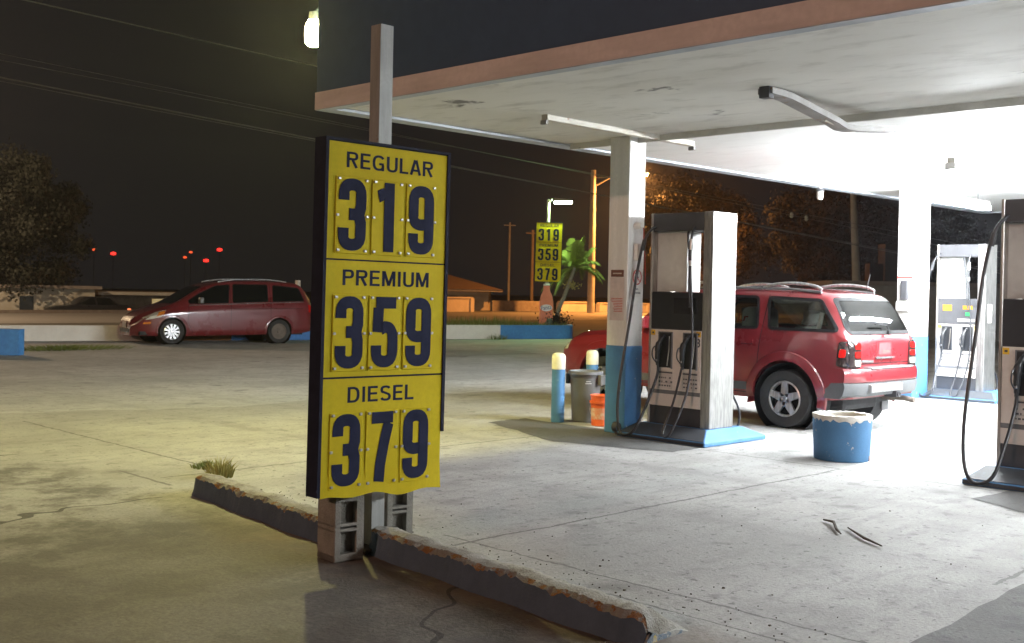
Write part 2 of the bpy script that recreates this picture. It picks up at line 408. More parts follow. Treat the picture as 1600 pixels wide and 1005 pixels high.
def text_mesh(s, size, sx=1.0, bold=0.0, shear=0.0, extrude=.0012):
    cu = bpy.data.curves.new('t', 'FONT'); cu.body = s; cu.size = size; cu.extrude = extrude; cu.offset = bold; cu.shear = shear
    cu.align_x = 'CENTER'; cu.align_y = 'CENTER'; cu.resolution_u = 4
    ob = bpy.data.objects.new('t', cu); col.objects.link(ob); bpy.context.view_layer.update()
    me = bpy.data.meshes.new_from_object(ob.evaluated_get(bpy.context.evaluated_depsgraph_get()))
    bpy.data.objects.remove(ob); bpy.data.curves.remove(cu)
    xs = [v.co.x for v in me.vertices]; ys = [v.co.y for v in me.vertices]
    cx, cy = (min(xs)+max(xs))/2, (min(ys)+max(ys))/2
    for v in me.vertices: v.co.x = (v.co.x-cx)*sx; v.co.y -= cy
    return me
def fit_text(s, w, h, **k):
    me = text_mesh(s, 1.0, **k)
    W = max(v.co.x for v in me.vertices)*2; H = max(v.co.y for v in me.vertices)*2
    for v in me.vertices: v.co.x *= w/W; v.co.y *= h/H
    return me
# matrices that stand a text (in XY, facing +Z) on a wall facing -Y, or facing -X
def face_my(x, y, z): return Matrix.Translation((x, y, z)) @ Matrix.Rotation(R(90), 4, 'X')
def face_mx(x, y, z): return Matrix.Translation((x, y, z)) @ Matrix.Rotation(R(-90), 4, 'Z') @ Matrix.Rotation(R(90), 4, 'X')

def stroke(path, w0):
    """flat heavy stroke along a path (butt ends) -> left and right outlines"""
    P = []
    for p in path:
        if not P or (Vector(p)-P[-1]).length > .012: P.append(Vector(p))
    L = []; Rr = []
    for i, p in enumerate(P):
        a = (P[i]-P[i-1]).normalized() if i else (P[1]-P[0]).normalized()
        b = (P[i+1]-P[i]).normalized() if i < len(P)-1 else a
        t = (a+b).normalized(); n = Vector((-t.y, t.x)); k = min(1.35, 1/max(.4, n.dot(Vector((-a.y, a.x)))))
        hw = w0[0]/2*abs(n.x)+w0[1]/2*abs(n.y)   # upright strokes heavier than level ones
        hw = math.sqrt((w0[0]/2*n.x)**2+(w0[1]/2*n.y)**2)
        L.append(p+n*hw*k); Rr.append(p-n*hw*k)
    return L, Rr
def arc(cx, cy, rx, ry, a0, a1, n=12):
    return [(cx+rx*math.copysign(abs(math.cos(R(a)))**.8, math.cos(R(a))), cy+ry*math.copysign(abs(math.sin(R(a)))**.8, math.sin(R(a)))) for a in [a0+(a1-a0)*i/n for i in range(n+1)]]
DIG = {
 '1': [[(.34, 0), (.34, 1.0)], [(.09, .79), (.235, .84)]],
 '3': [[(.12, .70), (.12, .76)]+arc(.31, .76, .19, .165, 180, 0)+[(.50, .62)]+[(.455, .50)]+[(.50, .38)]+arc(.31, .24, .19, .165, 0, -180)+[(.12, .31)], [(.24, .505), (.365, .505)]],
 '9': [[(.12, .30), (.12, .24)]+arc(.31, .24, .19, .165, 180, 360)+[(.50, .5), (.50, .76)]+arc(.31, .76, .19, .165, 0, 180)+[(.12, .62)]+arc(.31, .58, .19, .15, 180, 265)+[(.40, .435)]],
 '5': [[(.56, .925), (.10, .925)], [(.16, .85), (.145, .50)], [(.23, .545), (.31, .575)]+arc(.31, .36, .19, .215, 90, 0)+[(.50, .25)]+arc(.31, .25, .19, .175, 0, -180)+[(.12, .31)]],
 '7': [[(.07, .925), (.56, .925)], [(.46, .85), (.36, .55), (.285, .25), (.26, 0)]],
}
LET = {
 'R': (.72, [[(.09, 0), (.09, 1)], [(.16, .93), (.42, .93)]+arc(.42, .735, .20, .195, 80, -80, 8)+[(.42, .54), (.16, .54)], [(.36, .49), (.62, 0)]]),
 'P': (.68, [[(.09, 0), (.09, 1)], [(.16, .93), (.40, .93)]+arc(.40, .72, .20, .21, 80, -80, 8)+[(.40, .51), (.16, .51)]]),
 'E': (.64, [[(.09, 0), (.09, 1)], [(.16, .93), (.62, .93)], [(.16, .52), (.58, .52)], [(.16, .07), (.63, .07)]]),
 'G': (.78, [arc(.40, .5, .32, .43, 35, 315, 18), [(.42, .44), (.72, .44)], [(.66, .40), (.66, .0)]]),
 'U': (.72, [[(.09, 1), (.09, .34)]+arc(.36, .34, .27, .27, 190, 350, 10)+[(.63, .34), (.63, 1)]]),
 'L': (.58, [[(.09, 0), (.09, 1)], [(.16, .07), (.58, .07)]]),
 'A': (.72, [[(.06, 0), (.33, 1)], [(.66, 0), (.39, 1)], [(.20, .30), (.52, .30)]]),
 'M': (.86, [[(.09, 0), (.09, 1)], [(.77, 0), (.77, 1)], [(.13, .98), (.43, .05)], [(.73, .98), (.43, .05)]]),
 'I': (.24, [[(.12, 0), (.12, 1)]]),
 'D': (.74, [[(.09, 0), (.09, 1)], [(.16, .93), (.32, .93)]+arc(.32, .5, .33, .43, 80, -80, 12)+[(.32, .07), (.16, .07)]]),
 'S': (.70, [arc(.35, .73, .25, .20, 20, 240, 10)[:-1]+[(.30, .54), (.42, .48)]+arc(.35, .27, .26, .20, 60, -165, 10)]),
}
def word_mb(mb, word, cx, cz, w, h, y, th=.0015):
    tot = sum(LET[ch][0] for ch in word)+.13*(len(word)-1); k = w/tot; x = cx-w/2
    for ch in word:
        wd, paths = LET[ch]
        for path in paths:
            Lf, Rt = stroke(path, (.170, .150))
            for i in range(len(Lf)-1):
                q = [Lf[i], Lf[i+1], Rt[i+1], Rt[i]]
                b = bmesh.new(); f = [b.verts.new((x+p.x*k, y-th, cz-h/2+p.y*h)) for p in q]; g = [b.verts.new((x+p.x*k, y, cz-h/2+p.y*h)) for p in q]
                b.faces.new(f)
                for e in range(4): b.faces.new((f[e], f[(e+1) % 4], g[(e+1) % 4], g[e]))
                bmesh.ops.recalc_face_normals(b, faces=b.faces[:]); mb._merge(b)
        x += (wd+.13)*k
def digit_mb(mb, ch, x, z, w, h, y, th=.002, mtx=None):
    """digit plate lettering standing in the XZ plane facing -Y, cell origin (x,z)"""
    for path in DIG[ch]:
        big = .155 if len(path) == 2 and path[0][1] == path[1][1] else .205
        W0 = (.232, .168)
        if ch == '1' and path[0][1] != 0: W0 = (.12, .18)
        if ch == '1' and path[0][1] == 0: W0 = (.235, .15)
        Lf, Rt = stroke(path, W0)
        for i in range(len(Lf)-1):
            q = [Lf[i], Lf[i+1], Rt[i+1], Rt[i]]
            b = bmesh.new()
            f = [b.verts.new((x+p.x/.62*w, y-th, z+p.y*h)) for p in q]; g = [b.verts.new((x+p.x/.62*w, y, z+p.y*h)) for p in q]
            try:
                b.faces.new(f)
                for k in range(4): b.faces.new((f[k], f[(k+1) % 4], g[(k+1) % 4], g[k]))
            except Exception: pass
            bmesh.ops.recalc_face_normals(b, faces=b.faces[:])
            mb._merge(b)

# ------------------------------------------------------------ ground, road, pavements
def smooth(a, b, x):
    t = max(0, min(1, (x-a)/(b-a))); return t*t*(3-2*t)
def ground_z(x, y):
    s = y-(57.0+.085*x)
    a, b = (-2.2, 1.5) if x < 44 else (1.5, 8)
    return -.016-1.5*smooth(a, b, s)
mb = MB(); xs = [-200, -120, -70]+[-40+4*i for i in range(46)]+[160, 200, 260, 340, 460]
ys = xs
vv = [[mb.bm.verts.new((x, y, ground_z(x, y))) for y in ys] for x in xs]
for i in range(len(xs)-1):
    for j in range(len(ys)-1): mb.bm.faces.new((vv[i][j], vv[i+1][j], vv[i+1][j+1], vv[i][j+1]))
structure(mb.build('ground', M['ground']))

def sheet(name, poly, z, material, jitter=0, sub=0):
    pts = []
    for i, p in enumerate(poly):
        q = poly[(i+1) % len(poly)]; n = max(1, sub)
        for k in range(n):
            t = k/n; pts.append((p[0]+(q[0]-p[0])*t+random.uniform(-jitter, jitter), p[1]+(q[1]-p[1])*t+random.uniform(-jitter, jitter), z))
    mb = MB(); mb.bm.faces.new([mb.bm.verts.new(p) for p in pts]); bmesh.ops.triangulate(mb.bm, faces=mb.bm.faces[:])
    return structure(mb.build(name, material))
sheet('asphalt_lot', [(-40, -40), (60, -40), (60, 18), (9, 31), (-40, 43)], -.010, M['asphalt'])
edge = [(-30, 15.2), (-5, 14.9), (2, 14.4), (5.3, 14.1), (8, 13.2), (10.5, 13.7), (12, 13.1), (14, 13.0), (20, 11.5), (40, 11)]
sheet('concrete_forecourt', [(-30, -40), (40, -40)]+edge[::-1], -.004, M['concrete'], .10, 7)
sheet('concrete_patch', [(18.0, 20.2), (21.2, 20.0), (21.8, 22.0), (19.0, 22.3)], -.004, M['concrete'], .12, 6)
sheet('dark_ground_patch', [(9.62, 10.0), (9.0, 8.3), (9.42, 7.0), (10.3, 7.0), (10.3, 10.0)], .001, M['patch'], .035, 9)  # darker patch of ground beside the island
sheet('gravel_strip', [(9.3, 3.85), (10.0, 3.75), (10.0, 1.2), (8.6, 1.2), (9.0, 3.3)], .001, M['patch'], .02, 6)
sheet('oily_pavement', [(4.9, 2.40), (6.75, 2.46), (6.9, -3), (4.9, -3)], .001, M['wet'], .02, 8)
sheet('road', [(-60, 43.5), (15.9, 42.8), (46, 43.0), (160, 48), (160, 68.5), (62, 58.6), (46, 57.4), (20, 55.4), (-60, 50)], -.010, M['road'])

# ------------------------------------------------------------ canopy
CX0, CY1, CX1, CY0, SZ = 6.6, 9.5, 23.2, -6.0, 3.47
can = thing('canopy', 'large flat station canopy with dark blue fascia and stained white soffit over the pumps', 'canopy', (0, 0, 0))
IN = .30
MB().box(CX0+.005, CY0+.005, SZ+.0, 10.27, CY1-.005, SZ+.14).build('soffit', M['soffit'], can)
MB().box(10.271, CY0+.005, SZ+.0, CX1-.005, CY1-.005, SZ+.14).build('soffit', M['soffitlit'], can)
mb = MB()
mb.box(CX0, CY0, 3.44, CX0+.02, CY1, 3.615); mb.box(CX0+.021, CY1-.02, 3.44, CX1, CY1, 3.615); mb.box(CX1-.02, CY0, 3.44, CX1, CY1-.021, 3.615)
mb.build('fascia_band', M['bandpaint'], can)
mb = MB()   # grey metal lip under the rim
mb.box(CX0+.003, CY0, 3.435, CX0+.12, CY1-.003, 3.462); mb.box(CX0+.121, CY1-.20, 3.435, CX1-.003, CY1-.003, 3.462); mb.box(CX1-.12, CY0, 3.436, CX1-.004, CY1-.21, 3.462)
mb.build('fascia_lip', M['lip'], can)
mb = MB()
mb.box(CX0+.012, CY0, 3.617, CX0+.05, CY1-.01, 5.6); mb.box(CX0+.051, CY1-.05, 3.617, CX1, CY1-.012, 5.6); mb.box(CX1-.04, CY0, 3.617, CX1-.001, CY1-.051, 5.6)
mb.build('fascia_board', M['navy'], can)
MB().box(10.25, CY0+.1, SZ-.07, 10.29, CY1-.21, SZ).build('soffit_batten', M['soffit'], can)
# bare lamp on the far face of the corner
lp = thing('corner_lamp', 'bare yellow-white lamp glowing on the corner of the canopy above the price sign', 'lamp', (6.78, 9.81, 4.32))
MB().lathe([(0, -.16), (.05, -.155), (.082, -.12), (.092, -.03), (.085, .05), (.055, .11), (0, .115)], n=16).build('bulb', M['bulb'], lp, 50)
MB().lathe([(0, .20), (.05, .20), (.055, .118), (0, .118)], n=14).tube([(0, 0, .19), (.03, -.04, .24), (.05, -.20, .24)], .015, 8).build('socket', M['dark'], lp, 40)

# columns
def column(x0, y0, x1, y1, label):
    c = thing('column', label, 'column', ((x0+x1)/2, (y0+y1)/2, 0), 0, 'canopy columns')
    a, b = (x1-x0)/2, (y1-y0)/2
    MB().box(-a, -b, 1.02, a, b, SZ, .008, 1).build('shaft', M['cwhite'], c)
    MB().box(-a-.004, -b-.004, 0, a+.004, b+.004, 1.025, .008, 1).build('painted_base', M['blue'], c)
    return c
c1 = column(10.11, 8.22, 10.41, 8.52, 'square white column with blue base beside the pump numbered 3, carrying a no smoking notice')
c2 = column(17.75, 8.35, 18.3, 8.65, 'bright white column with blue base behind the rear of the red suv')
# on column 1
sg = thing('notice', 'white notice with red no smoking circle on the column by the first pump', 'notice', (10.26, 8.212, 0))
MB().box(-.075, -.006, 1.60, .095, 0, 1.93).build('board', M['white'], sg)
ring = [(.01+.075*math.cos(2*math.pi*k/28), -.008, 1.83+.085*math.sin(2*math.pi*k/28)) for k in range(29)]
MB().tube(ring, .007, 6).tube([(.01-.05, -.008, 1.885), (.01+.05, -.008, 1.775)], .006, 6).build('prohibition_ring', M['redmark'], sg)
MB().box(-.035, -.009, 1.822, .04, -.006, 1.836).build('cigarette', M['mark'], sg)
for wd_, ww, zz_ in (('NO', .035, 1.69), ('SMOKING', .13, 1.645)): MB().mesh(fit_text(wd_, ww, .024), face_my(.01, -.0075, zz_)).build('lettering', M['mark'], sg)
sg = thing('instruction_plate', 'brown plate above faded red instructions on the shaded face of the column', 'sign', (10.104, 8.37, 0))
MB().box(-.004, -.10, 1.83, 0, .09, 1.91).build('plate', M['brownplate'], sg)
mb = MB()
MB().box(-.0055, -.07, 1.862, -.0041, .06, 1.876).build('plate_mark', M['paper'], sg)
for i in range(9): mb.box(-.002, -.09, 1.42+i*.019, 0, .09-random.random()*.06, 1.428+i*.019)
mb.build('lettering', M['redmark'], sg)
MB().box(-.0015, -.11, 1.32, 0, .10, 1.82).build('paper', mat('faded_paper', (.62, .53, .50), .7), sg)
jb = thing('junction_box', 'small white electrical box with red cord on the bright face of the column', 'electrical box', (10.26, 8.214, 0))
MB().box(-.06, -.07, 2.02, .04, 0, 2.22, .012).build('box', M['white'], jb)
MB().lathe([(0, -.09), (.03, -.09), (.045, -.02), (.045, 0)], (-.02, 0, 2.43), 'y', 12).build('socket', M['white'], jb, 40)
MB().tube([(-.01, -.06, 2.44), (.05, -.06, 2.40), (.08, -.04, 2.25), (.13, -.02, 2.1), (.16, -.01, 1.9), (.165, -.01, 1.75)], .008, 6).build('cord', M['cord'], jb)
bx = thing('towel_box', 'white towel box fixed to the left side of the column behind the suv', 'dispenser', (17.742, 8.5, 0))
MB().box(-.14, -.12, 1.44, 0, .10, 1.60, .02).build('body', M['white'], bx)
MB().box(-.07, -.06, 1.62, 0, .06, 1.95, .02).build('sleeve', M['dark'], bx)
sg = tag(MB().box(-.004, -.12, 1.80, 0, .15, 1.84).build('red_strip', M['redmark'], loc=(17.748, 8.5, .18)), 'thin red sticker strip on the bright column behind the suv', 'sticker')

# fluorescent fixtures
def fixture(x0, x1, y, lit, label, sag=None, m_='fix'):
    DROP = .24
    f = thing('tube_fixture', label, 'light fixture', ((x0+x1)/2, y, SZ-(DROP if lit else 0)), 0, 'tube light fixtures under the canopy')
    h = (x1-x0)/2
    if sag is None:
        MB().box(-h, -.045, -.06, h, .045, 0, .006, 1).build('housing', M[m_], f)
        for s in (-1, 1):
            MB().box(s*h-.02, -.04 if not lit else -.06, -.105 if not lit else -.14, s*h+.02, .04 if not lit else .06, -.061, .006).build('tube_holder', M['white' if lit else 'fixdark'], f)
            if lit: MB().tube([(s*h*.7, 0, .0), (s*h*.7, 0, DROP)], .008, 6).build('hanger_rod', M['dark'], f)
            if lit: MB().tube([(-h+.03, s*.05, -.115), (h-.03, s*.05, -.115)], .019, 10).build('tube', M['tube' if x0 > 9 else 'tubedim'], f, 60)
    else:
        mb = MB()
        n = 14
        for i in range(n):
            a, b = -h+2*h*i/n, -h+2*h*(i+1)/n
            za, zb = sag(i/n), sag((i+1)/n)
            mb.hexa([(a, -.075, za-.055), (b, -.075, zb-.055), (b, .075, zb-.055), (a, .075, za-.055)], [(a, -.075, za-.0), (b, -.075, zb), (b, .075, zb), (a, .075, za)])
        bmesh.ops.remove_doubles(mb.bm, verts=mb.bm.verts[:], dist=1e-4)
        mb.build('housing', M[m_], f)
        MB().box(-h-.02, -.05, -.10, -h+.06, .05, -.0).build('tube_holder', M['dark'], f)
        MB().tube([(-.15, .0, -.16), (.35, 0, -.20), (.42, 0, -.20)], .02, 8).build('hanging_reflector', M['fix'], f)
    return f
fixture(8.37, 10.94, 7.95, False, 'rusty unlit tube fixture above the column nearest the price sign')
fixture(8.42, 10.75, 5.35, False, 'bent sagging unlit tube fixture hanging loose from the soffit', lambda t: -.01-.13*max(0, min(1, (t-.12)/.40))-.03*(t > .5)*min(1, (t-.5)/.08)+.09*max(0, min(1, (t-.62)/.38)), 'fixdark')
k = 0
for (x, y, lab) in ((12.2, 5.35, 'lit tube fixture in line with the sagging unlit one'), (12.2, 2.9, 'lit tube fixture above the near pump at the right'),
                    (16.0, 5.35, 'lit tube fixture farther back over the second island'), (16.0, 2.9, 'lit tube fixture deepest to the right of the soffit'), (12.2, .2, 'lit tube fixture past the near pump, at the right of the soffit'), (15.6, 7.3, 'lit tube fixture over the far end of the red suv'), (8.2, -1.8, 'lit tube fixture nearest the camera, beyond the right edge of the picture')):
    fixture(x, x+2.44, y, True, lab)
ls = thing('lamp_socket', 'small empty lamp socket hanging under the far rim of the canopy', 'lamp', (16.14, 9.2, 3.435))
MB().lathe([(0, 0), (.03, 0), (.03, -.08), (.05, -.09), (.05, -.20), (.035, -.23), (0, -.23)], n=12).build('holder', M['white'], ls, 40)
MB().lathe([(.055, -.05), (.07, -.10), (.055, -.10)], n=12).build('collar', M['dark'], ls, 40)

# ------------------------------------------------------------ near price sign
def price_sign(label, loc, rz, small=False, copies=None):
    s = thing('price_sign', label, 'price sign', loc, rz, 'yellow fuel price signs')
    W, H = .905, 2.09
    f = MB()
    f.box(-.004, .004, -.004, W+.004, .10, H+.004)
    f.box(-.022, -.012, -.0, -.0, .104, H+.016); f.box(W, -.012, .33 if not small else 0, W+.022, .104, H+.016); f.box(-.0, -.012, H, W, .104, H+.016)
    f.build('frame', M['frame'], s)
    ph = H/3
    for r, (word, num) in enumerate((('DIESEL', '379'), ('PREMIUM', '359'), ('REGULAR', '319'))):
        z0 = r*ph
        p = MB()
        if r == 0 and not small:
            # lowest sheet is buckled along its foot and overhangs the frame a little
            n = 16
            def edge_z(x): return -.018+.012*math.sin(x*7)+.012*math.sin(x*17+1)
            for i in range(n):
                a, b = W*i/n, W*(i+1)/n
                ya, yb = -.006-.012*abs(math.sin(a*5.2)), -.006-.012*abs(math.sin(b*5.2))
                p.bm.faces.new([p.bm.verts.new(q) for q in ((a, ya, edge_z(a)), (b, yb, edge_z(b)), (b, -.004, .16), (a, -.004, .16))])
                p.bm.faces.new([p.bm.verts.new(q) for q in ((a, -.004, .16), (b, -.004, .16), (b, -.003, ph-.008), (a, -.003, ph-.008))])
            bmesh.ops.remove_doubles(p.bm, verts=p.bm.verts[:], dist=1e-4)
            p.box(0, -.0025, 0, W, .004, ph-.008)
        else: p.box(0, -.003, z0+.004, W, .004, z0+ph-.006)
        pn = p.build('price_panel', M['yellow'], s)
        wd = {'DIESEL': .50, 'PREMIUM': .655, 'REGULAR': .66}[word]; cx = {'DIESEL': .43, 'PREMIUM': .45, 'REGULAR': .46}[word]
        hh = .093
        wm_ = MB(); word_mb(wm_, word, cx, z0+ph-.105, wd, hh, -.003); wm_.build('lettering', M['ink'], pn)
        for i, ch in enumerate(num):
            x0 = .055+i*.262; zz = z0+.035
            tilt = random.uniform(-.012, .012) if not small else 0
            pl_ = MB()
            pl_.box(x0, -.0105, zz, x0+.238, -.0035, zz+.455, .003, 1)
            pl_.box(x0+.002, -.0118, zz+.222, x0+.236, -.0104, zz+.2245)
            plt = pl_.build('number_plate', M['yellow'], pn)
            d = MB(); digit_mb(d, ch, x0+.018, zz+.022, .202, .42, -.012)
            d.build('digit', M['ink'], pn)
            if not small:
                for bx_, bz in ((.02, .02), (.218, .02), (.02, .44), (.218, .44), (.012, .225), (.226, .225)):
                    MB().box(x0+bx_-.010, -.02, zz+bz-.008, x0+bx_+.010, -.0108, zz+bz+.008, .003, 1).build('clip', M['bolt'], pn)
    return s
ps = price_sign('large yellow fuel price sign in a dark frame standing on two concrete blocks', (3.815, 5.365, .415), R(-1.2))
ps.rotation_euler = (0, R(.35), R(-1.3))
po = thing('sign_post', 'tall square galvanised post standing behind the large price sign', 'post', (4.40, 5.60, 0))
mb = MB(); mb.hexa([(-.05, -.05, 0), (.05, -.05, 0), (.05, .05, 0), (-.05, .05, 0)], [(-.06+.0, -.05, 3.30), (.04+.0, -.05, 3.30), (.04, .05, 3.30), (-.06, .05, 3.30)])
mb.build('post_shaft', M['steelpost'], po); MB().box(-.06, .02, 2.35, .06, .052, 2.42).build('clamp', M['dark'], po)
MB().box(-.16, -.14, 0, .20, .12, .03, .008, 1).build('base_plate', mat('rusty_plate', (.07, .045, .035), .95, bmp=.6), po)
def block(label, loc, rz):
    b = thing('concrete_block', label, 'concrete block', loc, rz, 'concrete blocks under the price sign')
    # stood on end: 0.20 wide (x), 0.20 deep (y), 0.40 tall, both hollows facing -y
    m_ = MB()
    w, d, h = .10, .10, .40
    for z0, z1 in ((0, .045), (.175, .195), (.206, .226), (.355, .40)): m_.box(-w, -d, z0, w, d, z1, .006, 1)
    for s in (-1, 1): m_.box(s*w-s*.0, -d+.001, .002, s*(w-.042), d-.001, .398, .004, 1)
    m_.box(-w+.04, -d+.06, .03, w-.04, d-.02, .38)
    m_.build('block_body', M['block'], b)
    return b
block('concrete block stood on end under the left end of the price sign', (4.08, 5.51, 0), R(-4))
block('concrete block stood on end beside the post, half behind the kerb', (4.66, 5.74, 0), R(-4))
# kerbs
def kerb(label, x, y0, y1, dx):
    k_ = thing('kerb', label, 'kerb', (x, y0, 0), 0, 'worn grey kerbs by the price sign')
    L = y1-y0; n = 130; mb = MB(); mt_ = MB(); me_ = MB()
    rows = []; tops = []; eds = []
    for i in range(n+1):
        t = i/n; y = L*t; xo = dx*t+.010*math.sin(y*9)+random.uniform(-.003, .003)
        e = min(1, min(t, 1-t)/.05); hh = .15*(.30+.70*math.sqrt(max(0, 1-(1-e)**2)))+.006*math.sin(y*13+2)+random.uniform(-.003, .003)
        xe = .0+(1-e)*.09
        cw = .5*cw+.5*random.uniform(.0, .05) if i else .02; ch = .006+cw*(.4+.6*abs(math.sin(y*3.1+math.sin(y*11))))
        rows.append([(xo+xe-.02, y, -.01), (xo+xe, y, hh*.3), (xo+xe+.012, y, hh-ch)])
        eds.append([(xo+xe+.012, y, hh-ch), (xo+xe+.035+random.uniform(0, .02), y, hh-.004)])
        tops.append([eds[-1][1], (xo+.11, y, hh+.004+random.uniform(-.006, .006)), (xo+.20, y, hh-.02+random.uniform(-.01, .01)), (xo+.32, y, hh*.35+random.uniform(0, .015)), (xo+.44, y, -.01)])
    for bm_, rr in ((mb, rows), (me_, eds), (mt_, tops)):
        V = [[bm_.bm.verts.new(p) for p in r] for r in rr]
        for i in range(n):
            for j in range(len(V[0])-1): bm_.bm.faces.new((V[i][j], V[i+1][j], V[i+1][j+1], V[i][j+1]))
        bmesh.ops.recalc_face_normals(bm_.bm, faces=bm_.bm.faces[:])
    for idx in (0, n):
        en = MB(); ring = rows[idx]+tops[idx]; sg_ = -1 if idx == 0 else 1
        en.hexa([(p[0], p[1]+sg_*.001, p[2]) for p in ring], [(p[0]*.97+.006, p[1]+sg_*.012, p[2]*.97) for p in ring]).build('kerb_end', M['flaky'], k_)
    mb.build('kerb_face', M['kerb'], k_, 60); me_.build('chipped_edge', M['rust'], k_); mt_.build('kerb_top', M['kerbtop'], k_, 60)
    return k_
kerb('shorter worn kerb left of the price sign with a rounded end', 4.22, 5.86, 8.0, .22)
kerb('long kerb with rust and yellow chipped edge running to the bottom of the picture', 4.10, 3.25, 5.62, .20)
tag(MB().tube([(4.27, 5.70, .015), (4.25, 5.66, .08), (4.27, 5.64, .15), (4.34, 5.63, .17)], .006, 6).build('wire_loop', M['straw']), 'thin pale wire loop bent round the end of the long kerb', 'wire')

# weeds, twigs
def tuft(name, label, cat, loc, r, h, n, m_, grp=None):
    mb = MB()
    for i in range(n):
        a = random.random()*6.28; rr = r*random.random()**.7; x, y = rr*math.cos(a), rr*math.sin(a)
        hh = h*(.4+.6*random.random())*(1-.4*rr/r); lean = .6*hh*random.random()+.25*rr; b = random.random()*6.28; w = .004+.004*random.random()
        ca, sa = math.cos(b)*w, math.sin(b)*w; lx, ly = math.cos(a)*lean, math.sin(a)*lean
        mb.quad((x-ca, y-sa, -.01), (x+ca, y+sa, -.01), (x+ca*.8+lx*.4, y+sa*.8+ly*.4, hh*.65), (x-ca*.8+lx*.4, y-sa*.8+ly*.4, hh*.65))
        mb.bm.faces.new([mb.bm.verts.new(p) for p in ((x-ca*.8+lx*.4, y-sa*.8+ly*.4, hh*.65), (x+ca*.8+lx*.4, y+sa*.8+ly*.4, hh*.65), (x+lx, y+ly, hh))])
    return tag(mb.build(name, m_, loc=loc), label, cat, grp)
tuft('weed', 'larger tuft of dry yellow weeds growing behind the end of the kerb', 'weed', (5.02, 8.50, 0), .11, .20, 200, M['straw'], 'weeds in the pavement')
tuft('weed', 'small low weed clump left of the larger dry tuft', 'weed', (5.16, 9.0, 0), .12, .08, 120, M['grass'], 'weeds in the pavement')
tag(MB().tube([(7.45, 4.16, .012), (7.40, 4.05, .02), (7.22, 3.93, .012), (7.10, 3.83, .012)], [.006, .010, .011, .005], 6).build('twig', M['stick']), 'bent dark twig lying on the concrete, the left of two', 'twig', 'twigs on the concrete')
tag(MB().tube([(7.33, 3.90, .012), (7.10, 3.66, .014), (6.98, 3.47, .010)], [.005, .010, .005], 6).build('twig', M['stick']), 'straight dark twig lying on the concrete, the right of two', 'twig', 'twigs on the concrete')

mb = MB()
for i in range(230):
    y = random.uniform(2.6, 7.8); x = 4.62+abs(random.gauss(0, .28))+(.12 if y > 5.8 else 0); r_ = random.uniform(.0025, .006)+.006*random.random()**6
    if i > 205: x, y = random.uniform(5, 9.5), random.uniform(1.5, 7)
    a = random.random()*6.28; P4 = [(x+r_*math.cos(a+k*2.1)*random.uniform(.7, 1.3), y+r_*math.sin(a+k*2.1)*random.uniform(.7, 1.3), -.003) for k in range(3)]
    mb.hexa(P4, [(p[0]*.6+x*.4, p[1]*.6+y*.4, r_*.45) for p in P4])
tag(mb.build('gravel', mat('grit', (.12, .10, .08), .95)), 'dark crumbs of gravel and dirt scattered along the kerb', 'gravel', kind='stuff')

# ------------------------------------------------------------ islands and pumps
def island(label, x0, y0, x1, y1):
    o = thing('pump_island', label, 'pump island', ((x0+x1)/2, (y0+y1)/2, 0), 0, 'blue pump islands')
    a, b = (x1-x0)/2, (y1-y0)/2
    MB().box(-a, -b, 0, a, b, .05, .008, 1).build('foot', M['blue'], o)
    MB().hexa([(-a+.01, -b+.01, .05), (a-.01, -b+.01, .05), (a-.01, b-.01, .05), (-a+.01, b-.01, .05)], [(-a+.26, -b+.16, .15), (a-.26, -b+.16, .15), (a-.26, b-.10, .15), (-a+.26, b-.10, .15)]).build('slope', M['blue'], o)
    MB().hexa([(-a-.004, -b+.02, .008), (-a-.001, -b+.02, .008), (-a-.001, b-.01, .008), (-a-.004, b-.01, .008)], [(-a-.004, -b+.02, .042), (-a-.001, -b+.02, .042), (-a-.001, b-.01, .042), (-a-.004, b-.01, .042)]).hexa([(-a+.012, -b+.03, .054), (-a+.258, -b+.172, .154), (-a+.258, b-.11, .154), (-a+.012, b-.03, .054)], [(-a+.012, -b+.03, .058), (-a+.258, -b+.172, .158), (-a+.258, b-.11, .158), (-a+.012, b-.03, .058)]).build('shaded_grimy_front', M['grime_shade'], o)  # dark overlay: shade and dirt painted on the front side
    return o
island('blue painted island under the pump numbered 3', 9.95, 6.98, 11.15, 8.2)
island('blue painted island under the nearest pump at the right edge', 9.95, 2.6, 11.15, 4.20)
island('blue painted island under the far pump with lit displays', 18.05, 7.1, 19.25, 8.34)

def bez(pts, n=10):
    P = [Vector(p) for p in pts]; out = []
    for i in range(len(P)-1):
        p0, p1, p2, p3 = P[max(i-1, 0)], P[i], P[i+1], P[min(i+2, len(P)-1)]
        for k in range(n):
            t = k/n
            out.append(.5*((2*p1)+(-p0+p2)*t+(2*p0-5*p1+4*p2-p3)*t*t+(-p0+3*p1-3*p2+p3)*t**3))
    out.append(P[-1]); return out

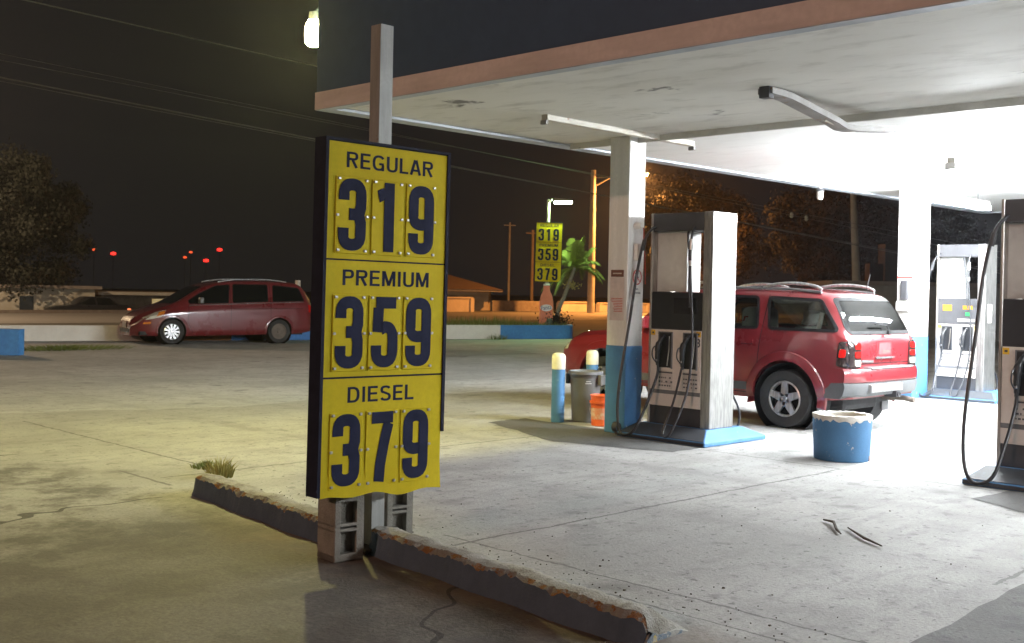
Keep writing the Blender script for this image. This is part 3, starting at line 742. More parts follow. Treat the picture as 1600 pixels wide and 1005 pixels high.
def pump(label, x, y, lit=False, number=None, w=.87, d=.46, left_hose=True):
    """front faces -X; local y runs from right side (0) to left side (w)"""
    o = thing('fuel_pump', label, 'fuel pump', (x, y, 0), 0, 'steel fuel pumps')
    top = 2.57
    MB().box(0, 0, .15, d, .035, top, .006, 1).box(0.0, .035, .15, .03, .125, top, .004, 1).box(d-.03, .035, .15, d, .125, top, .004, 1).build('side_panel', M['steel'], o)
    MB().box(0, w-.03, .15, d, w, top, .006, 1).build('side_panel', M['steelwarm'], o)
    MB().box(.005, .126, 2.36, d-.005, w-.031, top-.004, .006, 1).build('header', M['dark'], o)
    MB().box(.10, .42, 1.67, d-.10, w-.031, 2.36).build('upper_panel', M['panelback'], o)
    cab = MB().box(.012, .126, .15, d-.012, w-.031, 1.665, .004, 1).build('cabinet', M['dark'], o)
    disp = MB().box(.004, .13, 1.25, .0115, w-.035, 1.655).build('display_panel', M['black'] if not lit else M['dark'], o)
    if lit:
        for y0, y1, z0, z1 in ((.55, .70, 1.46, 1.56), (.20, .36, 1.49, 1.55)):
            MB().box(.000, y0, z0, .0035, y1, z1).build('price_display', M['lcd'], o)
        MB().box(.0, .24, 1.38, .0035, .32, 1.44).build('key_light', M['lcdgreen'], o)
        MB().box(.0, .16, 1.29, .0035, .45, 1.33).build('card_slot', M['panelwhite'], o)
    else:
        MB().box(.001, .20, 1.42, .0038, .52, 1.60).build('price_display', mat('display_glass', (.03, .03, .03), .12), o)
    fp = MB().box(-.004, .13, .36, .0118, w-.035, 1.235, .003, 1).build('front_panel', M['panelwhite'], o)
    MB().box(-.0065, .13, .50, -.0035, w-.035, .545).build('stripe', M['grey'], o)
    for i, yc in enumerate((.585+.03, .27)):
        b = MB()   # nozzle boot: a dark recess with a raised rim
        b.box(-.008, yc-.09, .80, -.003, yc+.09, 1.20, .002, 1)
        bt = b.build('nozzle_boot', M['black'], o)
        MB().box(-.022, yc-.098, .79, -.003, yc-.086, 1.21).box(-.022, yc+.086, .79, -.003, yc+.098, 1.21).box(-.022, yc-.086, 1.198, -.003, yc+.086, 1.21).build('boot_rim', M['grey'], bt)
        MB().tube([(-.02, yc-.06, 1.16), (-.02, yc-.055, 1.0), (-.018, yc-.03, .82)], .007, 6).build('boot_lever', M['steelwarm'], bt)
        nz = MB()
        nz.tube(bez([(-.02, yc+.01, 1.17), (-.06, yc+.02, 1.13), (-.085, yc+.045, 1.06), (-.09, yc+.05, .98), (-.085, yc+.055, .90), (-.07, yc+.06, .83)], 5), [.02]*4+[.028]*5+[.036]*6+[.030]*6+[.024]*5, 10)
        no = nz.build('nozzle', M['black'], o, 50)
        MB().tube(bez([(-.10, yc+.06, 1.05), (-.15, yc+.07, 1.02), (-.155, yc+.075, .93), (-.10, yc+.065, .86)], 5), .008, 6).build('guard', M['rubber'], no, 50)
        MB().box(-.112, yc+.04, .87, -.09, yc+.066, .95, .004, 1).build('grip_band', M['chrome'], no)
        # placard with rows of small print
        MB().box(-.0056, yc-.105, .555, -.0038, yc+.105, .765).build('placard', M['paper'], o)
        l = MB(); l.box(-.0075, yc-.10, .735, -.0055, yc+.10, .752)
        for r in range(3):
            q = yc+.09
            while q > yc-.08:
                wd = random.uniform(.012, .03); l.box(-.0072, q-wd, .585+r*.045, -.0055, q, .602+r*.045); q -= wd+.012+.03*(random.random() < .3)
        l.box(-.0072, yc-.10, .625, -.0055, yc+.10, .627)
        l.build('small_print', M['mark'], o)
    for yc in (w-.07, .165):
        t = MB().box(-.0065, yc-.03, 1.165, -.0035, yc+.03, 1.225).build('tag', M['tag'], o)
        MB().box(-.0085, yc-.015, 1.185, -.0065, yc+.012, 1.205).build('tag_mark', M['mark'], o)
    if number: MB().mesh(fit_text(number, .05, .10, bold=.02), face_mx(-.006, .165, 1.10)).build('number', M['mark'], o)
    # hoses
    def hose(pts, r=.014): MB().tube(bez(pts, 12), r, 8).build('hose', M['rubber'], o, 60)
    if left_hose:
        hose([(.10, w-.08, 2.40), (-.02, w-.05, 2.40), (-.08, w+.03, 2.25), (-.11, w+.10, 1.9), (-.20, w+.13, 1.3), (-.32, w+.16, .6), (-.36, w+.14, .2), (-.40, w+.04, .035), (-.38, w-.12, .10), (-.22, .70, .40), (-.075, .68, .70), (-.065, .675, .83)], .017)
        MB().tube([(-.078, w+.025, 2.26), (-.088, w+.05, 2.14)], .027, 10).build('breakaway', M['black'], o, 50)
    hose([(.12, .26, 2.40), (.0, .25, 2.39), (-.06, .25, 2.25), (-.08, .24, 1.9), (-.09, .19, 1.2), (-.14, .20, .6), (-.30, .28, .14), (-.33, .36, .05), (-.26, .43, .12), (-.14, .385, .45), (-.08, .34, .78), (-.07, .33, .83)], .014)
    MB().tube([(-.06, .25, 2.26), (-.072, .245, 2.14)], .024, 10).tube([(-.079, .242, 2.02), (-.08, .24, 1.96)], .02, 10).build('breakaway', M['steel'], o, 50)
    hose([(.14, .34, 2.37), (.04, .36, 2.36), (.03, .36, 2.25), (.02, .33, 2.05), (-.04, .28, 1.7), (-.07, .25, 1.5)], .013)
    hose([(d+.01, .10, .62), (d+.08, .05, .48), (d+.16, .02, .30), (d+.14, .04, .12), (d+.06, .12, .06)], .014)
    return o
pump('steel fuel pump numbered 3 beside the column with the no smoking notice', 10.3, 7.17, number='3')
pump('steel fuel pump cut off by the right edge of the picture', 10.3, 3.17)
p2 = pump('bright far fuel pump with lit orange price displays behind the suv', 18.4, 7.45, lit=True, w=.82)
tag(MB().box(0, 0, 0, .16, .003, .30).build('notice', M['white'], loc=(18.52, 7.446, 1.28)), 'white paper notice taped to the side of the far fuel pump', 'notice')

# bollards, bin, bucket, drum
def bollard(label, loc, h):
    b = thing('bollard', label, 'bollard', loc, 0, 'blue bollards with cream caps')
    MB().lathe([(.084, 0), (.084, h-.20)], n=20).build('post_shaft', M['blue'], b, 50)
    MB().lathe([(.088, h-.205), (.088, h-.05), (.075, h-.018), (.045, h-.002), (0, h)], n=20).build('cap', M['cream'], b, 50)
bollard('blue bollard with cream cap standing left of the grey bin', (10.38, 9.52, 0), .87)
bollard('blue bollard with cream cap behind the grey bin, near the wheel of the suv', (11.93, 10.30, 0), .83)
tb = thing('trash_bin', 'grey plastic bin between the two blue bollards', 'bin', (10.72, 9.36, 0))
MB().lathe([(0, .01), (.165, .01), (.17, .05), (.195, .56), (.205, .57), (.21, .62)], n=24).lathe([(.21, .62), (.195, .62), (.185, .56), (.16, .05)], n=24).build('body', M['bin'], tb, 40)
MB().lathe([(.213, .60), (.222, .605), (.222, .64), (.205, .645), (.200, .62)], n=28).build('rim', M['grey'], tb, 40)
for s in (0, math.pi):
    a = s-R(75); ca, sa = math.cos(a), math.sin(a)
    MB().box(-.07, .20, .47, .07, .25, .60, .012).build('handle', M['bin'], tb).rotation_euler = (0, 0, a-R(90))
MB().box(-.05, -.004, .49, .03, 0, .497).box(-.04, -.004, .515, .02, 0, .521).build('moulded_mark', M['panelback'], tb).matrix_local = Matrix.Rotation(R(-35), 4, 'Z') @ Matrix.Translation((0, -.192, 0))
def bucket(label, loc):
    b = thing('bucket', label, 'bucket', loc, 0, 'orange buckets around the column')
    MB().lathe([(0, .008), (.125, .008), (.13, .0), (.138, .22), (.142, .36), (.150, .362), (.150, .375), (.135, .375), (.13, .30), (.115, .02), (0, .02)], n=24).lathe([(.1405, .27), (.156, .272), (.156, .30), (.1435, .302)], n=24).build('body', M['orange'], b, 40)
    MB().lathe([(.1345, .08), (.1392, .22)], n=24).build('printed_label', M['orangelabel'], b, 40)
    MB().tube([(.15*math.cos(a), .15*math.sin(a), .285-.17*math.sin((a-.4)/2.3*math.pi)) for a in [.4+2.3*i/12 for i in range(13)]], .004, 6).build('handle', M['steel'], b)
bucket('orange bucket standing between the bin and the column', (10.58, 8.96, 0))
bucket('orange bucket glimpsed in the gap between column and first pump', (11.9, 9.0, 0))
wv = thing('valve', 'small round dark valve on the ground at the foot of the column', 'valve', (10.02, 8.26, 0))
MB().lathe([(0, -.03), (.05, -.03), (.06, -.01), (.06, .03), (0, .03)], (0, 0, .09), 'y', 16).build('wheel', M['dark'], wv, 40)
MB().tube([(0, 0, 0), (0, .02, .09)], .02, 8).build('stem', M['dark'], wv)
dr = thing('planter_drum', 'blue concrete pipe planter with chipped white rim on the forecourt', 'planter', (10.47, 5.66, 0))
dm = MB(); nn = 48
dm.lathe([(.272, 0), (.275, .01), (.29, .30), (.293, .425)], n=nn).build('shell', mat('drum_blue', (.050, .155, .30), .7, c2=(.04, .115, .22), scale=4, lo=.35, hi=.7, chips=((.36, .35, .33), 9, .645)), dr, 50)
rimm = MB(); rimm.lathe([(.2945, .405), (.297, .43), (.296, .455), (.285, .46), (.245, .46), (.238, .44), (.235, .30)], n=64)
for v in rimm.bm.verts:
    if v.co.z < .44 and v.co.xy.length > .29: v.co.z += random.uniform(-.016, .022)
    elif v.co.z > .44: v.co.z += random.uniform(-.006, .004)
rimm.build('rim', M['rim'], dr, 60)
MB().lathe([(0, .40), (.12, .385), (.24, .36)], n=24).build('soil', M['soil'], dr, 60)
MB().box(-.022, -.004, 0, .022, .004, .05).build('notch', M['brownplate'], dr).matrix_local = Matrix.Rotation(R(15), 4, 'Z') @ Matrix.Translation((-.0, -.276, .004)) @ Matrix.Rotation(R(-3), 4, 'X')

# ------------------------------------------------------------ cars
def pchip(kn):
    xs_ = [k[0] for k in kn]; ys_ = [k[1] for k in kn]; n = len(kn)
    h = [xs_[i+1]-xs_[i] for i in range(n-1)]; d = [(ys_[i+1]-ys_[i])/h[i] for i in range(n-1)]
    ms = [d[0]]+[0 if d[i-1]*d[i] <= 0 else 2*d[i-1]*d[i]/(d[i-1]+d[i]) for i in range(1, n-1)]+[d[-1]]
    def f(x):
        x = max(xs_[0], min(xs_[-1], x)); i = 0
        while i < n-2 and x > xs_[i+1]: i += 1
        t = (x-xs_[i])/h[i]
        return (2*t**3-3*t*t+1)*ys_[i]+(t**3-2*t*t+t)*h[i]*ms[i]+(-2*t**3+3*t*t)*ys_[i+1]+(t**3-t*t)*h[i]*ms[i+1]
    return f
def inpoly(p, poly):
    r = False
    for i in range(len(poly)):
        a, b = poly[i-1], poly[i]
        if (a[1] > p[1]) != (b[1] > p[1]) and p[0] < (b[0]-a[0])*(p[1]-a[1])/(b[1]-a[1])+a[0]: r = not r
    return r
def rounded(poly, r=.05, n=4):
    out = []
    for i in range(len(poly)):
        p, a, b = Vector(poly[i]), Vector(poly[i-1]), Vector(poly[(i+1) % len(poly)])
        u = (a-p); w = (b-p); k = min(r, u.length*.4, w.length*.4); u.normalize(); w.normalize()
        s, e = p+u*k, p+w*k
        for j in range(n+1):
            t = j/n; out.append(tuple((1-t)**2*s+2*t*(1-t)*p+t*t*e))
    return out

class Car:
    def __init__(c, root, L, zt, zb, zs, wm, wb, wr, zmid=.72, dx=.025, nz=44):
        c.root = root; c.L = L
        f = {k: pchip(v) for k, v in dict(zt=zt, zb=zb, zs=zs, wm=wm, wb=wb, wr=wr).items()}
        nx = int(L/dx); half = []
        for i in range(nx+1):
            x = L*i/nx
            t, b, s = f['zt'](x), f['zb'](x), f['zs'](x); m_, wb_, wr_ = f['wm'](x), f['wb'](x), f['wr'](x)
            b = min(b, t-.05)
            mid = min(zmid, b-.08)
            P = [(m_-.07, s), (m_-.012, s+.10), (m_, mid), (m_-.004, mid+(b-mid)*.6), (wb_, b), (wb_+(wr_-wb_)*.5, b+(t-b)*.46), (wr_, b+(t-b)*.86), (wr_-.10, t-.012), (wr_*.45, t+.006), (0, t+.012)]
            c_ = []
            wts = [3, 6, 5, 3, 5, 5, 3, 3, 3]
            for j in range(len(P)-1):
                p0, p1, p2, p3 = P[max(j-1, 0)], P[j], P[j+1], P[min(j+2, len(P)-1)]
                for q in range(wts[j]):
                    u = q/wts[j]
                    def cat(k_):
                        a0, a1, a2, a3 = p0[k_], p1[k_], p2[k_], p3[k_]
                        cr_ = .5*(2*a1+(-a0+a2)*u+(2*a0-5*a1+4*a2-a3)*u*u+(-a0+3*a1-3*a2+a3)*u**3)
                        return .6*cr_+.4*(a1+(a2-a1)*u)
                    c_.append((cat(0), cat(1)))
            c_.append(P[-1]); half.append((x, c_))
        c.half = half
        bm = bmesh.new(); nh = len(half[0][1]); V = []
        for x, h in half:
            V.append([bm.verts.new((x, y, z)) for y, z in h]+[bm.verts.new((x, -y, z)) for y, z in h[-2::-1]])
        for i in range(len(V)-1):
            for j in range(len(V[0])-1): bm.faces.new((V[i][j], V[i][j+1], V[i+1][j+1], V[i+1][j]))
        bm.faces.new(V[0][::-1]); bm.faces.new(V[-1])
        bmesh.ops.recalc_face_normals(bm, faces=bm.faces[:])
        c.bm = bm; c.bvh = BVHTree.FromBMesh(bm)
    def hit(c, a, b, ax):
        o, d = {'L': ((a, 3, b), (0, -1, 0)), 'R': ((a, -3, b), (0, 1, 0)), 'B': ((-3, a, b), (1, 0, 0)), 'F': ((c.L+3, a, b), (-1, 0, 0)), 'T': ((a, b, 4), (0, 0, -1))}[ax]
        r = c.bvh.ray_cast(Vector(o), Vector(d))
        return r
    def conform(c, poly, ax, off=.006, th=.004, name='panel', m_=None, parent=None, maxe=.07, hole=None):
        bm = bmesh.new()
        vs = [bm.verts.new((a, b, 0)) for a, b in poly]; bm.faces.new(vs)
        if hole:
            hs = [bm.verts.new((a, b, 0)) for a, b in hole]
            bm.faces.remove(bm.faces[:][0] if bm.faces.ensure_lookup_table() is None else None) if False else None
        bmesh.ops.triangulate(bm, faces=bm.faces[:])
        for _ in range(6):
            es = [e for e in bm.edges if e.calc_length() > maxe]
            if not es: break
            bmesh.ops.subdivide_edges(bm, edges=es, cuts=1); bmesh.ops.triangulate(bm, faces=bm.faces[:])
        c._proj(bm, ax, off, th)
        mb = MB(); mb._merge(bm)
        return mb.build(name, m_, parent or c.root, 35)
    def _proj(c, bm, ax, off, th):
        nv = {'L': Vector((0, 1, 0)), 'R': Vector((0, -1, 0)), 'B': Vector((-1, 0, 0)), 'F': Vector((1, 0, 0)), 'T': Vector((0, 0, 1))}[ax]
        last = None
        for v in bm.verts:
            h = c.hit(v.co.x, v.co.y, ax)
            if h[0] is None:
                v.co = (last or Vector((v.co.x, 0, v.co.y))); continue
            v.co = h[0]+(nv*.7+h[1]*.3*(1 if h[1].dot(nv) > 0 else -1)).normalized()*off; last = v.co.copy()
        r = bmesh.ops.extrude_face_region(bm, geom=bm.faces[:])
        for g in r['geom']:
            if isinstance(g, bmesh.types.BMVert): g.co = g.co+nv*th
        bmesh.ops.recalc_face_normals(bm, faces=bm.faces[:])
    def strip(c, pts, w, ax, off=.003, th=.003, name='seam', m_=None, parent=None, closed=False, mb=None):
        P = [Vector(p) for p in pts]
        if closed: P.append(P[0])
        Q = [P[0]]
        for i in range(len(P)-1):
            n = max(1, int((P[i+1]-P[i]).length/.05))
            for k in range(1, n+1): Q.append(P[i].lerp(P[i+1], k/n))
        bm = bmesh.new(); rows = []
        for i, p in enumerate(Q):
            if closed and i in (0, len(Q)-1): t = (Q[1]-Q[-2]).normalized()
            else: t = (Q[min(i+1, len(Q)-1)]-Q[max(i-1, 0)]).normalized()
            n = Vector((-t.y, t.x))*w/2
            rows.append((bm.verts.new((p.x+n.x, p.y+n.y, 0)), bm.verts.new((p.x-n.x, p.y-n.y, 0))))
        for i in range(len(rows)-1): bm.faces.new((rows[i][0], rows[i+1][0], rows[i+1][1], rows[i][1]))
        c._proj(bm, ax, off, th)
        if mb is not None: mb._merge(bm); return
        m2 = MB(); m2._merge(bm)
        return m2.build(name, m_, parent or c.root, 35)
    def shell(c, m_, arches, Ra, holes=(), back=None, front=None):
        dl = []
        for f in c.bm.faces:
            p = f.calc_center_median()
            if len(f.verts) > 6: continue
            if abs(p.y) > .5 and any((p.x-ax)**2+(p.z-az)**2 < Ra*Ra for ax, az in arches): dl.append(f); continue
            n = f.normal
            if abs(p.y) > .4 and abs(n.y) > .5 and any(inpoly((p.x, p.z), h) for h in holes): dl.append(f); continue
            if back and n.x < -.25 and abs(n.y) < .8 and p.x < c.L*.3 and inpoly((p.y, p.z), back): dl.append(f); continue
            if front and n.x > .2 and p.x > c.L*.5 and inpoly((p.y, p.z), front): dl.append(f)
        bmesh.ops.delete(c.bm, geom=dl, context='FACES')
        mb = MB(); mb._merge(c.bm)
        return mb.build('body', m_, c.root, 32)
    def arch_ring(c, cx, cz, r0, r1, a0, a1, s, out, name, m_, n=26):
        """raised lip round a wheel opening on side s"""
        ax = 'L' if s > 0 else 'R'; bm = bmesh.new(); rows = []
        for i in range(n+1):
            a = R(a0+(a1-a0)*i/n); row = []
            for r, o in ((r0, -.03), (r0, out), ((r0+r1)/2, out), (r1, out*.55), (r1+.012, -.004)):
                x, z = cx+r*math.cos(a), cz+r*math.sin(a)
                h = c.hit(cx+r1*math.cos(a)*1.02, max(cz+r1*math.sin(a)*1.02, .32), ax)
                y = abs(h[0].y) if h[0] else .9
                row.append(bm.verts.new((x, s*(y+o), z)))
            rows.append(row)
        for i in range(n):
            for j in range(4): bm.faces.new((rows[i][j], rows[i][j+1], rows[i+1][j+1], rows[i+1][j]))
        bmesh.ops.recalc_face_normals(bm, faces=bm.faces[:])
        mb = MB(); mb._merge(bm); return mb.build(name, m_, c.root, 40)

def wheel(root, x, y, r, w, s, style, rim_m, rim_r=.62):
    """s=+1: outer face towards +y"""
    rr = r*rim_r
    t = bpy.data.objects.new('wheel', None); col.objects.link(t); t.parent = root; t.location = (x, y, r)
    MB().lathe([(rr, -w*.42), (rr*1.04, -w*.5), (r*.95, -w*.5), (r, -w*.34), (r, w*.34), (r*.95, w*.49), (rr*1.12, w*.5), (rr*1.0, w*.44), (rr*.98, w*.30)], (0, 0, 0), 'y', 40, True).build('tyre', M['tyre'], t, 40)
    yo = s*w*.42
    m_ = MB(); m_.lathe([(rr*1.0, s*w*.45), (rr*.94, s*w*.47), (rr*.88, s*w*.42), (rr*.88, s*w*.2)], (0, 0, 0), 'y', 36)
    n, wid = (5, .30) if style == 'five' else (11, .11) if style == 'multi' else (0, 0)
    for i in range(n):
        a = 2*math.pi*i/n+.31; ca, sa = math.cos(a), math.sin(a)
        def fr(u, v, d): return (u*ca-v*sa, yo+s*d, u*sa+v*ca)
        w0, w1 = wid*rr*.85, wid*rr*1.25
        if style == 'five': w0, w1 = .24*rr, .17*rr
        m_.prism([(rr*.12, -w0), (rr*.92, -w1), (rr*.92, w1), (rr*.12, w0)], fr, -.018, .012)
    m_.lathe([(0, s*.018), (rr*.17, s*.016), (rr*.22, s*.004), (rr*.25, -s*.02)], (0, yo, 0), 'y', 20)
    m_.build('rim', rim_m, t, 30)
    MB().lathe([(0, s*w*.16), (rr*.9, s*w*.17)], (0, 0, 0), 'y', 28).build('brake_disc', M['trim'] if style != 'steel' else rim_m, t)
    if style == 'steel': MB().lathe([(0, s*w*.30), (rr*.3, s*w*.34), (rr*.55, s*w*.26), (rr*.88, s*w*.34)], (0, 0, 0), 'y', 28).build('hub_cover', rim_m, t, 40)
    return t

def wells(root, spots, r, yin, yout):
    for x, z in spots:
        for s in (-1, 1): MB().lathe([(0, s*yin), (r, s*yin), (r, s*yout)], (x, 0, z), 'y', 30).build('wheel_well', M['interior'], root)

# ---- red suv beside the first pump
suv = thing('suv', 'red suv with silver roof rails parked behind the pump numbered 3', 'suv', (13.20, 6.58, 0), R(90))
c = Car(suv, 4.72,
    zt=[(0, 1.10), (.05, 1.20), (.16, 1.42), (.30, 1.63), (.42, 1.695), (.9, 1.74), (1.8, 1.755), (2.5, 1.73), (2.78, 1.66), (3.5, 1.17), (3.62, 1.13), (4.2, 1.09), (4.5, 1.04), (4.66, .97), (4.72, .84)],
    zb=[(0, 1.05), (.05, 1.13), (.3, 1.19), (2.0, 1.19), (3.4, 1.10), (3.6, 1.05), (4.4, .98), (4.72, .76)],
    zs=[(0, .42), (.6, .36), (2, .34), (4, .36), (4.72, .44)],
    wm=[(0, .84), (.05, .895), (.16, .925), (.4, .935), (4.0, .935), (4.4, .925), (4.62, .87), (4.72, .78)],
    wb=[(0, .80), (.05, .86), (.16, .885), (.4, .90), (3.2, .90), (4.2, .87), (4.6, .81), (4.72, .72)],
    wr=[(0, .72), (.05, .76), (.30, .735), (.6, .735), (2.4, .72), (3.4, .74), (4.2, .74), (4.72, .52)], zmid=.74)
WR = [(.85, .36), (3.80, .36)]
side_wins = [rounded(q, .05) for q in ([(.30, 1.215), (.52, 1.60), (1.30, 1.625), (1.30, 1.215)][:0] or [(.17, 1.235), (.46, 1.605), (1.20, 1.63), (1.11, 1.235)],
             [(1.28, 1.235), (1.36, 1.63), (2.10, 1.635), (2.10, 1.225)], [(2.22, 1.225), (2.22, 1.635), (2.62, 1.60), (3.12, 1.215)])]
backw = rounded([(-.79, 1.215), (-.70, 1.625), (.70, 1.625), (.79, 1.215)], .08)
frontw = rounded([(-.72, 1.20), (-.60, 1.62), (.60, 1.62), (.72, 1.20)], .08)
for ax in ('L', 'R'):
    for k_, wp in enumerate(side_wins):
        g = c.conform(wp, ax, .0, .004, 'side_window', M['glass'])
        c.strip(wp, .035, ax, .002, .006, 'window_trim', M['trim'], parent=g, closed=True)
    mb = MB()
    for ln in ([(1.20, 1.66), (1.215, 1.2), (1.25, .80)], [(1.25, .80), (1.20, .74)], [(2.16, 1.66), (2.16, .42)], [(3.2, 1.16), (3.24, .9), (3.22, .42)], [(1.32, .41), (3.2, .41)]):
        c.strip(ln, .010, ax, .001, .002, mb=mb)
    mb.build('door_seam', M['trim'], suv)
    c.strip([(1.40, .49), (3.25, .49)], .10, ax, .004, .012, 'side_cladding', M['bumper'])
    for xh in (1.42, 2.34):
        hd = c.conform(rounded([(xh-.10, 1.03), (xh-.10, 1.085), (xh+.12, 1.085), (xh+.12, 1.03)], .025), ax, .002, .022, 'door_handle', M['redpaint'])
        c.conform([(xh-.09, 1.022), (xh-.09, 1.034), (xh+.08, 1.034), (xh+.08, 1.022)], ax, .001, .004, 'handle_recess', M['trim'], parent=hd)
    s = 1 if ax == 'L' else -1
    for wx, wz in WR: c.arch_ring(wx, wz+.03, .455, .56, -12, 192, s, .028, 'fender_flare', M['redpaint'])
    # roof rails: silver arched rail in two runs
    for x0, x1 in ((.50, 1.35), (1.75, 2.65)):
        pts = [(x0+(x1-x0)*i/14, s*.68, 1.735+.075*math.sin(math.pi*i/14)**.5) for i in range(15)]
        MB().tube(pts, .020, 8).build('roof_rail', M['alloy'], suv, 60)
    MB().tube([(x_, s*.685, c.hit(x_, s*.66, 'T')[0].z+.016) for x_ in (.5, .9, 1.3, 1.8, 2.3, 2.6)], .018, 8).build('rail_base', M['grey'], suv, 60)
    mr = MB().box(2.98, s*.98-.10, 1.16, 3.10, s*.98+.10, 1.33, .03, 3).build('mirror', M['redpaint'], suv, 40)
    # tail lamp wraps the corner
    tl = c.conform(rounded([(s*.63, .80), (s*.65, 1.10), (s*.865, 1.13), (s*.865, .78)], .03), 'B', .004, .014, 'tail_light', M['smoke_lens'])
    c.conform(rounded([(.006, .79), (.006, 1.12), (.13, 1.11), (.15, .82)], .03), ax, .004, .012, 'lamp_side', M['smoke_lens'], parent=tl)
    for zc, mm in ((1.055, 'red_lens'), (.955, 'red_lens'), (.855, 'clear_lens')):
        c.conform(rounded([(s*.66, zc-.038), (s*.66, zc+.038), (s*.79, zc+.038), (s*.79, zc-.038)], .03), 'B', .018, .012, 'lamp_lens', M[mm], parent=tl)
    c.conform(rounded([(.05, .92), (.045, 1.02), (.11, 1.02), (.12, .92)], .02), ax, .016, .008, 'side_lens', M['red_lens'], parent=tl)
    c.conform(rounded([(4.50, .80), (4.48, .90), (4.62, .88), (4.65, .80)], .03), ax, .004, .012, 'headlight', M['clear_lens'])
rg = c.conform(backw, 'B', .002, .004, 'rear_window', M['glassr'])
c.strip(backw, .045, 'B', .004, .006, 'window_trim', M['trim'], parent=rg, closed=True)
MB().tube([(-.01, -.1, 1.235), (.04, -.12, 1.30), (.03, .20, 1.32)], .008, 6).lathe([(0, -.02), (.03, -.02), (.035, .01), (0, .015)], (0, -.1, 1.22), 'x', 12).build('rear_wiper', M['trim'], rg)
c.conform(frontw, 'F', .002, .004, 'windshield', M['glass'])
# tailgate
c.conform(rounded([(-.20, .92), (-.20, 1.115), (.22, 1.115), (.22, .92)], .02), 'B', .001, .003, 'plate_recess', mat('recess_red', (.16, .012, .018), .4))
lpl = c.conform(rounded([(-.15, .945), (-.15, 1.09), (.16, 1.09), (.16, .945)], .01), 'B', .005, .003, 'number_plate', mat('reddish_plate', (.13, .035, .04), .6))
c.conform([(-.11, .965), (-.11, 1.0), (.06, 1.0), (.06, .965)], 'B', .009, .001, 'plate_mark', M['redmark'], parent=lpl)
c.conform(rounded([(-.23, .895), (-.23, .918), (.25, .918), (.25, .895)], .008), 'B', .004, .02, 'plate_handle', M['chrome'])
c.strip([(.30, .865), (.60, .875)], .03, 'B', .003, .006, 'badge', M['chrome'])
mb = MB(); c.strip([(-.74, 1.16), (-.66, .84), (.66, .84), (.74, 1.16)], .010, 'B', .001, .002, mb=mb); mb.build('tailgate_seam', M['trim'], suv)
def bumper_loop(y0, x_out, z0, z1, bev=.03):
    pass
bu = MB(); n = 20
rows = []
for i in range(n+1):
    t = -1+2*i/n; y = t*.93; xo = -.13+.17*abs(t)**6
    rows.append([(.10+.35*max(0, abs(t)-.95)*20*.4, y, .80), (xo+.02, y, .785), (xo, y, .74), (xo, y, .64), (xo+.015, y, .62), (.12+.35*max(0, abs(t)-.95)*20*.4, y, .61)])
V = [[bu.bm.verts.new(p) for p in r] for r in rows]
for i in range(n):
    for j in range(5): bu.bm.faces.new((V[i][j], V[i][j+1], V[i+1][j+1], V[i+1][j]))
bu.bm.faces.new(V[0]); bu.bm.faces.new(V[-1][::-1]); bmesh.ops.recalc_face_normals(bu.bm, faces=bu.bm.faces[:])
bmp_ = bu.build('rear_bumper', M['redpaint'], suv, 35)
MB().box(-.125, -.55, .775, .06, .55, .802, .01, 1).build('step_pad', M['bumper'], bmp_)
bu = MB(); rows = []
for i in range(n+1):
    t = -1+2*i/n; y = t*.925; xo = -.125+.17*abs(t)**6
    rows.append([(.12+.22*(abs(t) > .99), y, .618), (xo, y, .615), (xo-.008, y, .56), (xo+.02, y, .46), (.10, y, .42), (.14+.16*(abs(t) > .99), y, .42)])
V = [[bu.bm.verts.new(p) for p in r] for r in rows]
for i in range(n):
    for j in range(5): bu.bm.faces.new((V[i][j], V[i][j+1], V[i+1][j+1], V[i+1][j]))
bu.bm.faces.new(V[0]); bu.bm.faces.new(V[-1][::-1]); bmesh.ops.recalc_face_normals(bu.bm, faces=bu.bm.faces[:])
lb = bu.build('lower_bumper', M['bumper'], suv, 35)
MB().box(-.16, -.20, .50, -.09, .62, .60, .015, 2).build('step_bar', M['alloy'], lb)
MB().box(-.145, .36, .53, -.158, .56, .575).build('reflector', M['red_lens'], lb)
MB().box(-.16, -.12, .42, .3, -.02, .50).lathe([(.02, 0), (.04, 0), (.04, .06), (.02, .06)], (-.18, -.07, .46), 'x', 12).build('tow_hitch', M['dark'], lb)
MB().tube([(.5, -.55, .36), (.0, -.55, .37), (-.14, -.56, .35)], .035, 12).build('exhaust_pipe', M['dirtyrim'], suv, 60)
for s in (1, -1): MB().box(.385, s*.83-.09, .16, .40, s*.83+.09, .46).build('mud_flap', M['grey'], suv)
MB().box(.15, -.78, .40, 4.4, .78, .46).box(.3, -.70, .30, 4.2, -.2, .40).box(.25, -.35, .24, .7, .55, .42, .06, 2).build('underbody', M['interior'], suv)
wells(suv, WR, .45, .58, .90)
for wx, wz in WR:
    for s in (1, -1): wheel(suv, wx, s*.815, .365, .245, s, 'five', M['alloy'])
for x_ in (.85, 3.8): MB().tube([(x_, .74, .36), (x_, -.74, .36)], .05, 10).build('axle', M['dark'], suv)
